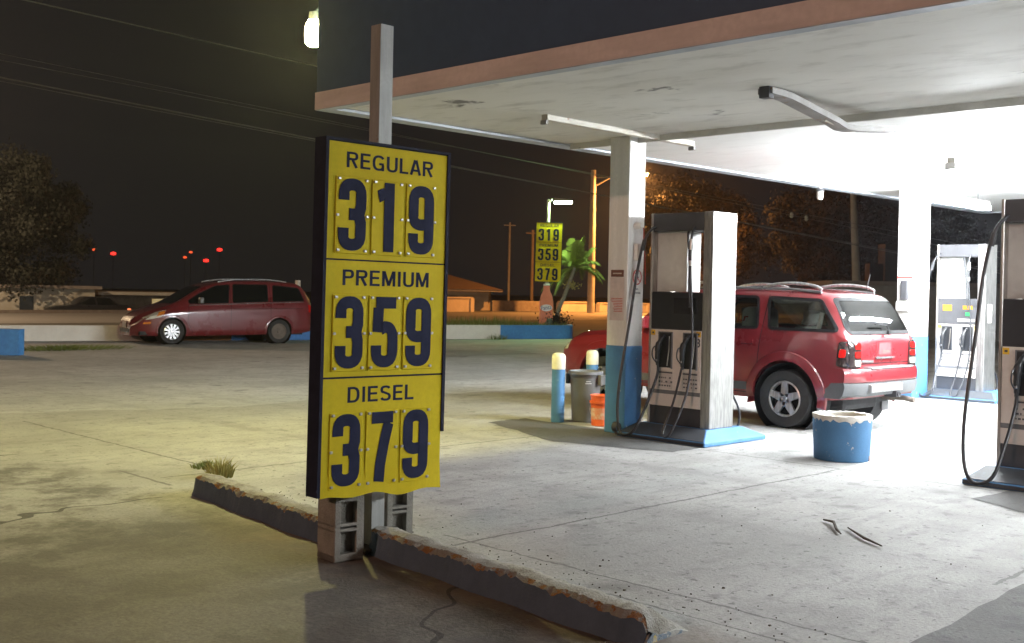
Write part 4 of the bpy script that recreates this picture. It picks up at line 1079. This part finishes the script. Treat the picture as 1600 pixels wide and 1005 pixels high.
# cabin seen through the glass
MB().box(.35, -.80, .85, 3.5, .80, .92).box(3.3, -.78, .9, 3.55, .78, 1.12).build('cabin_floor', M['interior'], suv)
def seat(x, y, mm, h=1.48):
    st = MB(); st.box(x-.08, y-.24, .92, x+.08, y+.24, h-.22, .05, 3); st.box(x-.11, y-.14, h-.20, x-.0, y+.14, h, .04, 3); st.tube([(x-.04, y-.07, h-.25), (x-.05, y-.07, h-.18)], .01, 6); st.tube([(x-.04, y+.07, h-.25), (x-.05, y+.07, h-.18)], .01, 6)
    return st.build('seat', mm, suv, 40)
s1 = seat(2.30, .40, M['seat'], 1.50); seat(2.30, -.40, M['seat'])
seat(1.32, -.40, M['seat'], 1.46)
cv = MB().box(1.42, .10, .95, 1.62, .80, 1.50, .12, 4).build('seat_cover', M['seatwhite'], suv, 50)
MB().mesh(fit_text('Lr', .17, .10, shear=.2, bold=.01), Matrix.Translation((1.56, .806, 1.36)) @ Matrix.Rotation(R(180), 4, 'Z') @ Matrix.Rotation(R(90), 4, 'X')).build('lettering', M['redmark'], cv)
MB().tube([(1.05, .2, 1.30), (1.02, .0, 1.43), (1.0, -.25, 1.45), (1.0, -.6, 1.38)], .02, 8).build('grab_bar', M['seat'], suv, 60)
MB().tube([(.55, .70, 1.15), (.50, .66, 1.45)], .03, 8).build('belt_post', M['panelback'], suv)
MB().tube([(.55, -.55, 1.74), (.50, -.55, 1.95)], .006, 6).build('antenna', M['dark'], suv)
c.shell(M['redpaint'], [(x, z+.03) for x, z in WR], .47, side_wins, backw, frontw)

# ---- wine red minivan by the wall
van = thing('minivan', 'wine red minivan parked in front of the low white wall', 'minivan', (14.68, 27.48, 0))
vd = Vector((-.983, .182, 0)).normalized()
van.rotation_euler = (0, 0, math.atan2(vd.y, vd.x))
vl = Vector((-vd.y, vd.x, 0))
van.location = Vector((14.68, 27.48, 0))-vd*4.07-vl*.92
v = Car(van, 5.06,
    zt=[(0, 1.02), (.06, 1.22), (.20, 1.50), (.36, 1.66), (.6, 1.72), (1.6, 1.75), (2.6, 1.71), (3.05, 1.60), (4.05, 1.08), (4.2, 1.03), (4.6, .90), (4.85, .79), (5.0, .66), (5.06, .54)],
    zb=[(0, .95), (.06, 1.10), (.3, 1.13), (2.2, 1.08), (3.2, 1.02), (4.0, .96), (4.6, .80), (5.06, .48)],
    zs=[(0, .34), (.5, .27), (4.4, .22), (5.06, .22)],
    wm=[(0, .80), (.06, .90), (.25, .95), (.6, .97), (4.2, .97), (4.6, .92), (4.9, .76), (5.06, .52)],
    wb=[(0, .76), (.06, .86), (.25, .91), (.6, .93), (3.2, .93), (4.2, .88), (4.6, .80), (4.9, .64), (5.06, .46)],
    wr=[(0, .68), (.06, .74), (.3, .74), (.8, .75), (2.6, .74), (3.4, .76), (4.2, .74), (4.7, .58), (5.06, .40)], zmid=.68)
VW = [(1.04, .33), (4.07, .33)]
for ax in ('L', 'R'):
    s = 1 if ax == 'L' else -1
    for wp in ([(.28, 1.20), (.42, 1.56), (1.20, 1.63), (1.24, 1.17)], [(1.38, 1.17), (1.36, 1.635), (2.36, 1.63), (2.40, 1.125)], [(2.52, 1.12), (2.46, 1.62), (2.84, 1.585), (3.30, 1.37), (3.62, 1.17), (3.60, 1.09)]):
        g = v.conform(rounded(wp, .05), ax, .002, .003, 'side_window', M['glassd'])
        v.strip(rounded(wp, .05), .022, ax, .004, .003, 'window_trim', M['trim'], parent=g, closed=True)
    v.strip([(.3, 1.165), (1.3, 1.135), (2.4, 1.09), (3.6, 1.045)], .018, ax, .003, .006, 'belt_moulding', M['chrome'])
    mb = MB()
    for ln in ([(1.30, 1.64), (1.31, .30)], [(2.45, 1.64), (2.46, .32)], [(3.62, 1.05), (3.66, .6), (3.52, .32)], [(.34, .98), (2.4, .95)]): v.strip(ln, .010, ax, .001, .002, mb=mb)
    mb.build('door_seam', M['trim'], van)
    v.strip([(1.48, .42), (3.60, .42)], .035, ax, .003, .012, 'side_moulding', M['wine'])
    for xh in (2.24, 2.66): v.conform(rounded([(xh-.09, .98), (xh-.09, 1.03), (xh+.09, 1.03), (xh+.09, .98)], .02), ax, .002, .03, 'door_handle', M['wine'])
    for wx, wz in VW: v.arch_ring(wx, wz+.02, .375, .43, -8, 188, s, .012, 'wheel_arch', M['wine'])
    MB().box(3.28, s*1.05-.10, 1.10, 3.40, s*1.05+.10, 1.26, .04, 3).build('mirror', M['darkpaint'] if s < 0 else M['grey'], van, 40)
    MB().tube([(.75+2.0*i/12, s*.66, v.hit(.75+2.0*i/12, s*.64, 'T')[0].z+.012+.035*min(1, 4*min(i/12, 1-i/12))) for i in range(13)], .018, 8).build('roof_rail', M['alloy'], van, 60)
    hl = v.conform(rounded([(4.38, .72), (4.22, .92), (4.50, .85), (4.80, .70), (4.78, .64)], .03), ax, .004, .014, 'headlight', M['clear_lens'])
    v.conform(rounded([(4.30, .80), (4.25, .90), (4.42, .855), (4.50, .74)], .02), ax, .019, .004, 'turn_signal', M['amber_lens'], parent=hl)
    v.conform(rounded([(4.64, .54), (4.62, .60), (4.80, .58), (4.82, .53)], .015), ax, .004, .008, 'fog_lamp', M['amber_lens'])
    v.conform(rounded([(.03, .86), (.05, 1.06), (.16, 1.10), (.16, .88)], .03), ax, .004, .012, 'tail_light', M['red_lens'])
v.conform(rounded([(-.70, 1.08), (-.58, 1.56), (.58, 1.56), (.70, 1.08)], .10), 'F', .004, .003, 'windshield', M['glassd'])
v.conform(rounded([(-.66, 1.10), (-.58, 1.58), (.58, 1.58), (.66, 1.10)], .08), 'B', .004, .003, 'rear_window', M['glassd'])
gr = v.conform(rounded([(-.42, .60), (-.46, .72), (.46, .72), (.42, .60)], .04), 'F', .004, .010, 'grille', M['black'])
for zz in (.63, .66, .69): v.strip([(-.42, zz), (.42, zz)], .012, 'F', .016, .008, 'grille_bar', M['grey'], parent=gr)
v.conform(rounded([(-.17, .43), (-.17, .57), (.17, .57), (.17, .43)], .01), 'F', .012, .006, 'number_plate', M['plate'])
v.conform(rounded([(-.42, .30), (-.46, .40), (.46, .40), (.42, .30)], .03), 'F', .003, .006, 'air_intake', M['black'])
MB().box(.3, -.85, .24, 4.9, .85, .34).build('underbody', M['interior'], van)
wells(van, VW, .375, .62, .945)
for wx, wz in VW:
    for s in (1, -1): wheel(van, wx, s*.83, .335, .215, s, 'multi' if wx > 2 else 'steel', M['chrome'] if wx > 2 else M['dirtyrim'], .66)
v.shell(M['wine'], [(x, z+.02) for x, z in VW], .385)

# ---- dark car far across the road
fc = thing('parked_car', 'dark parked car in front of the far white building', 'car', (28.5, 58.6, -.62), R(180))
w_ = Car(fc, 4.4, zt=[(0, .80), (.1, .95), (.7, 1.05), (1.2, 1.38), (2.3, 1.42), (3.1, 1.02), (3.9, .90), (4.3, .75), (4.4, .6)], zb=[(0, .75), (.7, .95), (3.1, .92), (4.4, .55)], zs=[(0, .3), (4.4, .28)],
    wm=[(0, .7), (.15, .84), (3.9, .84), (4.4, .55)], wb=[(0, .66), (.15, .80), (3.9, .8), (4.4, .5)], wr=[(0, .6), (.8, .6), (3, .6), (4.4, .4)], zmid=.6, dx=.08)
for ax in ('L', 'R'):
    w_.conform(rounded([(.85, .98), (1.2, 1.33), (1.95, 1.36), (1.95, .98)], .05), ax, .004, .003, 'side_window', M['glassd']); w_.conform(rounded([(2.05, .98), (2.05, 1.36), (2.3, 1.34), (2.95, .99)], .05), ax, .004, .003, 'side_window', M['glassd'])
    w_.conform(rounded([(.05, .70), (.05, .80), (.3, .80), (.3, .70)], .03), ax, .004, .01, 'tail_light', M['tail'])
for x_ in (.85, 3.5):
    for s in (1, -1): wheel(fc, x_, s*.76, .31, .2, s, 'multi', M['alloy'])
w_.shell(M['darkpaint'], [(.85, .33), (3.5, .33)], .34)

# ------------------------------------------------------------ low wall and planter
wu = Vector((.970, -.242, 0)); wn = Vector((.242, .970, 0)); W0 = Vector((12.82, 29.93, 0))
def wallpt(t, n_, z=0): return W0+wu*t+wn*n_+Vector((0, 0, z))
def wall_seg(mb, t0, t1, h, th=.18):
    a, b = wallpt(t0, 0), wallpt(t1, 0)
    for_n = [wallpt(t0, 0), wallpt(t1, 0), wallpt(t1, th), wallpt(t0, th)]
    mb.hexa([tuple(p) for p in for_n], [(p.x, p.y, h) for p in for_n])
lw = thing('low_wall', 'low painted wall along the road, white and blue with a rust stained stretch', 'wall')
mb = MB(); wall_seg(mb, -2.2, 2.3, .42); wall_seg(mb, 8.5, 13.7, .46); mb.build('white_stretch', M['wallwhite'], lw)
mb = MB(); wall_seg(mb, 2.3, 4.6, .42); mb.build('stained_stretch', M['brown'], lw)
mb = MB(); wall_seg(mb, 4.6, 8.5, .45); wall_seg(mb, 13.7, 16.1, .46); mb.build('blue_stretch', M['wallblue'], lw)
mb = MB(); pts = [wallpt(-2.2, 0)]
e1, e2 = Vector((9.5, 24.9, 0)), Vector((8.3, 24.4, 0))
mb.hexa([(9.55, 24.6, 0), (9.75, 24.8, 0), (8.2, 26.6, 0), (7.8, 26.2, 0)], [(9.55, 24.6, .56), (9.75, 24.8, .56), (8.2, 26.6, .56), (7.8, 26.2, .56)])
tag(mb.build('end_wall', M['wallblue']), 'short blue wall end at the left edge of the picture', 'wall')
tuft('grass', 'low grass growing at the foot of the white wall at the left', 'grass', (11.4, 26.5, 0), 1.0, .14, 900, M['grass']).scale = (1.6, .7, 1)
# planter behind the wall at the far price sign: curved blue end
pe = MB(); n = 14; in_, out_ = [], []
for i in range(n+1):
    a = -math.pi/2+math.pi*.85*i/n; c0 = wallpt(16.1, 1.5); q = c0+wu*1.15*math.cos(a)+wn*1.5*math.sin(a); out_.append(q); q2 = c0+wu*.97*math.cos(a)+wn*1.32*math.sin(a); in_.append(q2)
for i in range(n): pe.hexa([tuple(out_[i]), tuple(out_[i+1]), tuple(in_[i+1]), tuple(in_[i])], [(p.x, p.y, .46) for p in (out_[i], out_[i+1], in_[i+1], in_[i])])
pe.build('curved_end', M['wallblue'], lw)
mb = MB(); P_ = [wallpt(8, .18), wallpt(16.1, .19), wallpt(16.8, .6), wallpt(17.04, 1.5), wallpt(16.8, 2.3), wallpt(16.1, 2.75), wallpt(8, 3.4)]
mb.hexa([tuple(p) for p in P_], [(p.x, p.y, .40) for p in P_]); structure(mb.build('planter_soil', M['ground']))
mb = MB()
for i in range(3600):
    t = random.uniform(8.2, 16.7); n_ = random.uniform(.3, 2.4); p = wallpt(t, n_, .39)
    hh = random.uniform(.08, .20)*(2.0 if 12.5 < t < 15.5 and random.random() < .5 else 1)
    a = random.random()*6.28; w0 = .012; dx_, dy_ = math.cos(a)*w0, math.sin(a)*w0; lx, ly = random.uniform(-.08, .08), random.uniform(-.08, .08)
    mb.bm.faces.new([mb.bm.verts.new(q) for q in ((p.x-dx_, p.y-dy_, p.z), (p.x+dx_, p.y+dy_, p.z), (p.x+lx, p.y+ly, p.z+hh))])
tag(mb.build('grass', M['grass']), 'grass growing on the planter behind the blue and white wall', 'grass', kind='stuff')
tuft('weed', 'green weed at the foot of the wall where white turns blue', 'weed', tuple(wallpt(13.5, -.1)), .35, .25, 160, M['grass'])

# ------------------------------------------------------------ far price sign, bottle sign, palm
fs = price_sign('far yellow fuel price sign high on a pole with a green-white lamp', (28.50, 27.37, 1.97), R(-45+4), small=True)
fs.rotation_euler = (0, R(.8), R(-48))
for ch in list(fs.children): pass
pp = thing('lamp_pole', 'thin pole carrying the far price sign and a green-white lamp', 'lamp post', (28.95, 27.20, .40))
MB().tube([(0, 0, 0), (0, 0, 4.48)], .055, 10).build('pole_shaft', M['pole'], pp, 60)
q0 = Vector((-.24, -.24, 0))
MB().tube([(0, 0, 4.40), (-.1, -.16, 4.44), (-.18, -.32, 4.45)], .035, 8).hexa([tuple(Vector(p)+q0) for p in ((.08, -.18, 4.40), (.18, -.08, 4.40), (.62, -.52, 4.41), (.52, -.62, 4.41))], [tuple(Vector(p)+q0) for p in ((.10, -.16, 4.52), (.16, -.10, 4.52), (.58, -.52, 4.48), (.52, -.58, 4.48))]).build('lamp_head', M['pole'], pp)
MB().hexa([tuple(Vector(p)+q0) for p in ((.09, -.19, 4.33), (.19, -.09, 4.33), (.62, -.52, 4.34), (.52, -.62, 4.34))], [tuple(Vector(p)+q0) for p in ((.08, -.18, 4.395), (.18, -.08, 4.395), (.62, -.52, 4.405), (.52, -.62, 4.405))]).build('lens', M['green'], pp)
bo = thing('bottle_sign', 'orange bottle shaped sign with a round logo under the far price sign', 'sign', (28.78, 27.05, .42), R(-45))
prof = [(0, .0), (.20, .0), (.235, .05), (.24, .35), (.225, .48), (.245, .65), (.24, .85), (.20, 1.05), (.13, 1.20), (.11, 1.30), (.115, 1.40)]
poly = [(a, b) for a, b in prof[1:]]+[(-a, b) for a, b in prof[:0:-1]]
MB().prism(poly, lambda a, b, d_: (a, d_, b), -.04, .04).build('board', M['bottle'], bo)
MB().box(-.115, -.045, 1.401, .115, .045, 1.47, .01, 1).build('cap', M['panelback'], bo)
MB().prism([(.21*math.cos(2*math.pi*i/20), .62+.12*math.sin(2*math.pi*i/20)) for i in range(20)], lambda a, b, d_: (a, d_, b), -.046, -.041).build('logo_disc', M['white'], bo)
MB().mesh(fit_text('Fanta', .36, .15, bold=.0), face_my(0, -.048, .63) @ Matrix.Rotation(R(8), 4, 'Z')).build('lettering', M['logoblue'], bo)
pm = thing('palm_tree', 'young palm with arching fronds lit green beside the far price sign', 'palm', (29.52, 27.28, .40))
trunk = bez([(0, 0, 0), (.06, -.06, .5), (.22, -.22, 1.1), (.38, -.38, 1.75), (.46, -.46, 2.1)], 6)
MB().tube(trunk, [.09-.035*i/(len(trunk)-1) for i in range(len(trunk))], 10).build('trunk', M['palmtrunk'], pm, 60)
TOP = Vector((.46, -.46, 2.08)); rv = Vector((S, -S, 0))
def frond(a, el, L, droop, wd=.33):
    mb = MB(); d0 = Vector((math.cos(a), math.sin(a), 0)); side = Vector((-d0.y, d0.x, 0)); n = 34; pts = []
    for i in range(n+1):
        t = i/n; pts.append(TOP+d0*L*t*math.cos(el)*(1-.18*t)+Vector((0, 0, L*t*math.sin(el)-droop*t*t)))
    mb.tube(pts, [.014*(1-.8*i/n)+.003 for i in range(n+1)], 5)
    for i in range(3, n+1):
        t = i/n; tg = (pts[min(i+1, n)]-pts[i-1]).normalized(); ln = wd*(math.sin(math.pi*min(1, t*.82+.14))**.6)*random.uniform(.85, 1.1)
        for s in (-1, 1):
            for h_ in (0, .5):
                p = pts[i]-tg*(L/n*h_); dirn = (side*s*.75+tg*.7+Vector((0, 0, -.25-.25*t+random.uniform(-.15, .15)))).normalized()
                b = p+tg*.012; e = p+dirn*ln+Vector((0, 0, -.10*ln)); m2 = p+dirn*ln*.5+tg*.010
                mb.bm.faces.new([mb.bm.verts.new(q) for q in (p-tg*.006, b, m2, e)])
    return mb
fr_ = [(i*2.4+random.uniform(-.2, .2), [1.3, .95, .65, .35, .1][i % 5]+random.uniform(-.08, .08), random.uniform(1.2, 1.6), [.3, .5, .75, .9, 1.0][i % 5]) for i in range(28)]
for a, el, L, dp in fr_: frond(a, el, L, dp).build('frond', M['palm'], pm)
mb = MB()
for i in range(160):
    q = TOP+Vector((random.gauss(-.08, .12), random.gauss(.08, .12), random.gauss(-.62, .06))); r_ = .05
    d1, d2 = Vector((random.gauss(0, 1), random.gauss(0, 1), random.gauss(0, 1))).normalized()*r_, Vector((random.gauss(0, 1), random.gauss(0, 1), random.gauss(0, 1))).normalized()*r_
    mb.quad(q, q+d1, q+d1+d2, q+d2)
mb.build('flower_stalk', M['straw'], pm)
def bush(name, label, loc, r, n, mm, lf=.05):
    mb = MB()
    for i in range(n):
        q = Vector((random.gauss(0, .45)*r, random.gauss(0, .45)*r, abs(random.gauss(.3, .3))*r)); d1 = Vector((random.gauss(0, 1), random.gauss(0, 1), random.gauss(0, 1))).normalized()*lf; d2 = d1.cross(Vector((random.gauss(0, 1), random.gauss(0, 1), random.gauss(0, 1)))).normalized()*lf*.5
        mb.quad(q-d1, q+d2, q+d1, q-d2)
    return tag(mb.build(name, mm, loc=loc), label, 'bush')
bush('bush', 'low dark bush at the foot of the palm', (29.2, 27.0, .40), .55, 700, M['leafdry'])
rk = MB().lathe([(0, .30), (.10, .26), (.16, .12), (.18, 0)], n=9)
for v_ in rk.bm.verts: v_.co += Vector((random.uniform(-.03, .03), random.uniform(-.03, .03), 0))
tag(rk.build('stone', M['dark'], None, 60, (28.86, 26.95, .40)), 'dark stone on the planter below the bottle sign', 'stone')

# ------------------------------------------------------------ across the road
def garden_wall(label, a, b, h, mm, th=.25, base=-.4, cap=True, grp='walls across the road'):
    a, b = Vector(a), Vector(b); L = (b-a).length
    o = thing('garden_wall', label, 'wall', (a.x, a.y, 0), math.atan2(b.y-a.y, b.x-a.x), grp)
    MB().box(0, 0, base, L, th, h).build('wall_body', mm, o)
    if cap: MB().box(-.05, -.06, h+.003, L+.05, th+.06, h+.10).build('coping', mm, o); MB().box(-.15, -.08, base, .25, th+.08, h-.003).box(L-.25, -.08, base, L+.15, th+.08, h-.003).build('pier', mm, o)
    return o
garden_wall('orange lit garden wall in front of the hip roofed house', (48, 58.8, 0), (55.8, 59.9, 0), .95, M['sodwall'])
garden_wall('dim stone wall between the hip roofed house and the bottle sign', (59.5, 61.6, 0), (65.5, 60.8, 0), .80, M['stonewall'], cap=False)
garden_wall('orange lit wall behind the palm trunk', (65.5, 60.0, 0), (69.4, 60.0, 0), .72, M['sodwall'])
garden_wall('orange lit wall running behind the concrete street lamp', (70.2, 59.9, 0), (77, 60.2, 0), .66, M['sodwall'])
garden_wall('orange lit wall glimpsed past the column beside the first pump', (77.6, 60.2, 0), (104, 60.6, 0), .70, M['sodwall'])
hs = thing('house', 'low house with brown hip roof and arched porch across the road', 'house', (64, 71, -1.5), R(-45))
MB().box(-9, .8, 0, 3.0, 9, 2.95).build('wall', M['house'], hs)
mb = MB()
for x_ in (-7, -4.4, -1.9, .5, 2.75): mb.box(x_-.18, -.05, 0, x_+.18, .25, 2.95)
mb.box(-9, -.02, 2.62, 3.0, .22, 2.949)
mb.build('porch_column', M['house'], hs)
MB().box(-.9, .76, 0, .6, .797, 2.5).build('doorway', M['black'], hs)
for x_ in (-6.2, -3.4): MB().box(x_, .76, 1.0, x_+1.2, .797, 2.2).build('window', M['glassd'], hs)
MB().box(-10, -.9, 2.951, 4.1, 10, 3.10).build('eave', M['house'], hs)
MB().hexa([(-10.1, -1.0, 3.10), (4.2, -1.0, 3.10), (4.2, 10.1, 3.10), (-10.1, 10.1, 3.10)], [(-8, 4, 4.75), (-2.2, 4, 4.75), (-2.2, 5, 4.75), (-8, 5, 4.75)]).build('roof', M['roof'], hs)

def street_lamp(label, loc, h, arm, mm=M['pole'], lens='sodium'):
    o = thing('street_lamp', label, 'street lamp', loc, 0, 'sodium street lamps across the road')
    MB().tube([(0, 0, 0), (0, 0, h)], [.30, .20], 12).build('pole_shaft', mm, o, 60)
    a = Vector(arm)
    MB().tube(bez([(0, 0, h-1.3), tuple(a*.4+Vector((0, 0, h-.55))), tuple(a*.75+Vector((0, 0, h-.25))), tuple(a+Vector((0, 0, h-.15)))], 6), .06, 8).tube([(0, 0, h-.6), tuple(a*.4+Vector((0, 0, h-.5)))], .04, 6).build('arm', mm, o, 60)
    q = a+Vector((0, 0, h-.15)); u = a.normalized()
    MB().tube([tuple(q-u*.1), tuple(q+u*.25), tuple(q+u*.8)], [.08, .17, .10], 10).build('lamp_head', M['grey'], o, 60)
    MB().box(-.28, -.12, -.03, .28, .12, 0).build('lens', M[lens], o).matrix_local = Matrix.Translation(q+u*.4+Vector((0, 0, -.16))) @ Matrix.Rotation(math.atan2(u.y, u.x), 4, 'Z')
    return o
street_lamp('tall concrete street lamp glowing orange behind the palm', (65.1, 56.5, 0), 11.0, (2.2, -2.6, 0))
street_lamp('orange street lamp hidden behind the first pump, lighting the trees', (61.7, 41.6, 0), 5.6, (.3, .5, 0), lens='sodiumdim')
def tree(label, loc, h, r, n, mm, zc=.62, lf=.35, grp='trees in the dark', sx=1.0):
    o = thing('tree', label, 'tree', loc, 0, grp)
    mb = MB(); mb.tube([(0, 0, -1.5), (.1, .05, h*.25), (-.05, .1, h*.5), (.1, 0, h*.75)], [.32, .26, .18, .07], 9)
    for i in range(7):
        a = i*.9+random.random(); z = h*random.uniform(.3, .55); mb.tube([(0, 0, z), (r*.25*math.cos(a), r*.25*math.sin(a), z+h*.10), (r*.45*math.cos(a), r*.45*math.sin(a), z+h*.14)], [.12, .08, .03], 6)
    mb.build('trunk', M['bark'], o, 60)
    cl = []
    while len(cl) < 64:
        q = Vector((random.uniform(-1, 1), random.uniform(-1, 1), random.uniform(-1, 1)))
        if q.length > 1 or random.random() > .35+.65*q.length: continue
        cl.append((Vector((q.x*r*.82*sx, q.y*r*.82*sx, h*zc+q.z*h*.33)), random.uniform(.14, .30)*r))
    mb = MB()
    for i in range(n):
        cc, cr_ = random.choice(cl); d_ = Vector((random.gauss(0, 1), random.gauss(0, 1), random.gauss(0, .8))).normalized()*cr_*random.uniform(.3, 1.1); q = cc+d_
        u = Vector((random.gauss(0, 1), random.gauss(0, 1), random.gauss(0, 1))).normalized()*lf*random.uniform(.5, 1); w2 = u.cross(d_).normalized()*lf*.55
        mb.quad(q-u, q+w2, q+u, q-w2)
    mb.build('crown', mm, o)
    return o
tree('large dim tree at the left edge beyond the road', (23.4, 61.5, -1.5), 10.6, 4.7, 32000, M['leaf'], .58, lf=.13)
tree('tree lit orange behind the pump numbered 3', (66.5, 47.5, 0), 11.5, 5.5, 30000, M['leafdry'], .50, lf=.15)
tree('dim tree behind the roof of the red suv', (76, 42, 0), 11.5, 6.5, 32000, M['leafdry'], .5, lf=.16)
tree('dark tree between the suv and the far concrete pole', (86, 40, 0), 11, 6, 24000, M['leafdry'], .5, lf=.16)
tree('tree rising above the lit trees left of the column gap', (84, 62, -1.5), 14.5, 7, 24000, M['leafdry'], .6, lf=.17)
def upole(label, a, h, r0, r1, mm, lean=(0, 0), grp='utility poles'):
    o = thing('utility_pole', label, 'utility pole', a, 0, grp)
    MB().tube([(0, 0, 0), (lean[0], lean[1], h)], [r0, r1], 10).build('pole_shaft', mm, o, 60)
    MB().box(-.6, -.05, h-.35, .6, .05, h-.25).build('crossarm', mm, o).matrix_local = Matrix.Translation((lean[0]*.95, lean[1]*.95, 0)) @ Matrix.Rotation(R(-45), 4, 'Z')
    return o
upole('pale tapering concrete pole beyond the suv roof', (55.6, 29.25, 0), 7.8, .26, .15, M['pole'], (-.35, .30))
upole('dim brown utility pole left of the far price sign', (72.5, 70.0, -1.5), 8.6, .16, .12, M['wood'])
upole('faint grey utility pole beside the brown one', (80, 80.5, -1.5), 10, .14, .10, M['pole'])
gb = thing('shed', 'dim low building beyond the rear of the suv', 'building', (43.5, 20.5, 0), R(-50))
MB().box(-3.0, 0, 0, 7, 5, 2.15).build('wall', mat('shed_wall', (.20, .18, .16), .9), gb); MB().box(-3.3, -.4, 2.151, 7.3, 5.4, 2.32).build('roof', mat('shed_roof', (.16, .13, .11), .9), gb)
tw = thing('tank_tower', 'dim grey tower block in the dark beside the concrete pole', 'building', (70, 34.5, 0), R(-45))
MB().box(-.7, -.7, 0, .7, .7, 5.2).build('wall', mat('tower_wall', (.022, .02, .02), .9), tw); MB().box(-1.6, -.4, 0, -.71, .6, 3.9).build('annex', mat('tower_annex', (.016, .015, .015), .9), tw)

# left side buildings
wb_ = thing('building', 'long pale flat roofed building with dark door openings beyond the road at the left', 'building', (14.0, 62.0, -1.55), R(-9))
MB().box(0, 0, 0, 13.5, 6, 2.72).build('wall', M['housewhite'], wb_); MB().box(-.2, -.3, 2.721, 13.8, 6.2, 2.90).build('roof', M['stonewall'], wb_)
for x_, w0, z0, z1 in ((4.4, .7, 0, 2.3), (6.6, .35, 0, 2.3), (9.6, .7, 1.2, 2.3), (2.6, .8, 1.1, 2.1)): MB().box(x_, -.03, z0, x_+w0, -.002, z1).build('opening', M['black'], wb_)
sh = thing('building', 'low shop with thin flat roof and a lit yellow window behind the minivan', 'building', (28.6, 61.0, -1.55), R(-9))
MB().box(0, 1.5, 0, 8.5, 6, 2.4).build('wall', M['stonewall'], sh); MB().box(-.6, -.2, 2.42, 9, 6.2, 2.60).build('roof', M['housewhite'], sh)
for x_ in (-.4, 8.4): MB().box(x_, 0, 0, x_+.2, .2, 2.42).build('porch_post', M['stonewall'], sh)
for x_, w0 in ((3.0, 1.3), (4.9, .7)): MB().box(x_, 1.46, 1.1, x_+w0, 1.497, 2.2).build('window', M['window_lit'], sh)
garden_wall('long low wall along the far side of the road at the left', (2, 55.2, 0), (46, 57.6, 0), .12, M['stonewall'], cap=False)
mk = thing('marker_post', 'white marker post behind the minivan at the edge of the price sign', 'post', (19.6, 28.9, 0))
MB().box(-.05, -.05, 0, .05, .05, 1.30).build('post_shaft', M['dark'], mk); MB().box(-.06, -.065, 1.30, .06, .065, 1.80, .01, 1).build('marker_head', M['panelwhite'], mk)

# small red lights far off, each a lamp on its mast
def P3(px, py, d):
    f_, cy_ = 1745., 453.; a = px-800; b = py-cy_
    l = (a*math.cos(roll)+b*math.sin(roll))/f_; w0 = (a*math.sin(roll)-b*math.cos(roll))/f_
    return ((d+l*d)*S, (d-l*d)*S, CAM_H+w0*d)
for (px, py, lab, mm) in ((147, 390, 'faint red lamp farthest left in the dark sky', 'amberlamp'), (177, 396, 'red lamp second from the left in the dark', 'redlamp'), (289, 402, 'small faint red lamp left of the bright cluster over the minivan', 'amberlamp'),
                          (298, 394, 'orange-red lamp upper left of the cluster over the minivan', 'amberlamp'), (322, 407, 'lowest and brightest red lamp over the minivan', 'redlamp'), (343, 390, 'rightmost red lamp over the minivan', 'redlamp')):
    x_, y_, z_ = P3(px, py, 130)
    o = thing('mast_lamp', lab, 'lamp', (x_, y_, -1.6), 0, 'red lamps glowing in the distance')
    MB().tube([(0, 0, 0), (0, 0, z_+1.6)], .025, 6).build('mast', M['mast'], o)
    r_ = .30 if mm == 'redlamp' else .2
    MB().lathe([(0, -r_*.7), (r_, -r_*.5), (r_, r_*.3), (0, r_*.6)], (0, 0, z_+1.6), 'z', 10).build('lamp_lens', M[mm], o, 60)

# overhead cables
def cable(label, a, b, sag, r=.012, ins=()):
    A, B_ = Vector(a), Vector(b); pts = [A.lerp(B_, i/30)+Vector((0, 0, -sag*4*(i/30)*(1-i/30))) for i in range(31)]
    o = MB().tube(pts, r, 5).build('cable', M['wire']); tag(o, label, 'cable', 'overhead cables')
    for t in ins:
        p = A.lerp(B_, t)+Vector((0, 0, -sag*4*t*(1-t)))
        for k_ in range(1): MB().lathe([(0, -.12), (.05, -.10), (.09, -.04), (.05, 0), (.08, .05), (.04, .12), (0, .13)], tuple(p), 'z', 10).build('insulator', M['panelback'], o, 50)
    return o
def cab2(label, p1, d1, p2, d2, sag=.0, r=.012, ext=(1.5, 1.2), ins=()):
    A, B_ = Vector(P3(*p1, d1)), Vector(P3(*p2, d2)); A2 = B_+(A-B_)*ext[0]; B2 = A+(B_-A)*ext[1]
    return cable(label, A2, B2, sag, r, ins)
cab2('topmost overhead cable passing behind the corner lamp', (60, 5), 24, (490, 103), 36, ext=(1.6, 4), r=.017)
cab2('faint overhead cable just above the middle pair', (0, 84), 34, (480, 182), 38, ext=(1.4, 5.0), r=.010, ins=(.66, .675))
cab2('faint overhead cable starting at the left edge just below its twin', (0, 94), 34, (470, 184), 38, ext=(1.4, 5.0), r=.010)
cab2('brighter lower overhead cable running behind the price sign', (0, 121), 30, (500, 219), 34, ext=(1.4, 5.0), r=.02)
cab2('lowest overhead cable close under the brighter one', (0, 127), 30, (500, 222), 34, ext=(1.4, 5.0), r=.010)

# thin haze added in place of lens bloom round the lamps
hz = MB().box(-60, -60, -4, 210, 210, 30).build('haze', bpy.data.materials.new('bloom_haze'))
tag(hz, 'thin added haze standing in for lens glow round the lamps', 'haze', kind='stuff')
hm = hz.data.materials[0]; hm.use_nodes = True; hn = hm.node_tree; hn.nodes.remove(hn.nodes['Principled BSDF'])
pv = hn.nodes.new('ShaderNodeVolumePrincipled'); pv.inputs['Color'].default_value = (.9, .93, 1, 1); pv.inputs['Density'].default_value = .0003; pv.inputs['Anisotropy'].default_value = .72
hn.links.new(pv.outputs[0], hn.nodes['Material Output'].inputs['Volume'])
sc.cycles.volume_bounces = 0
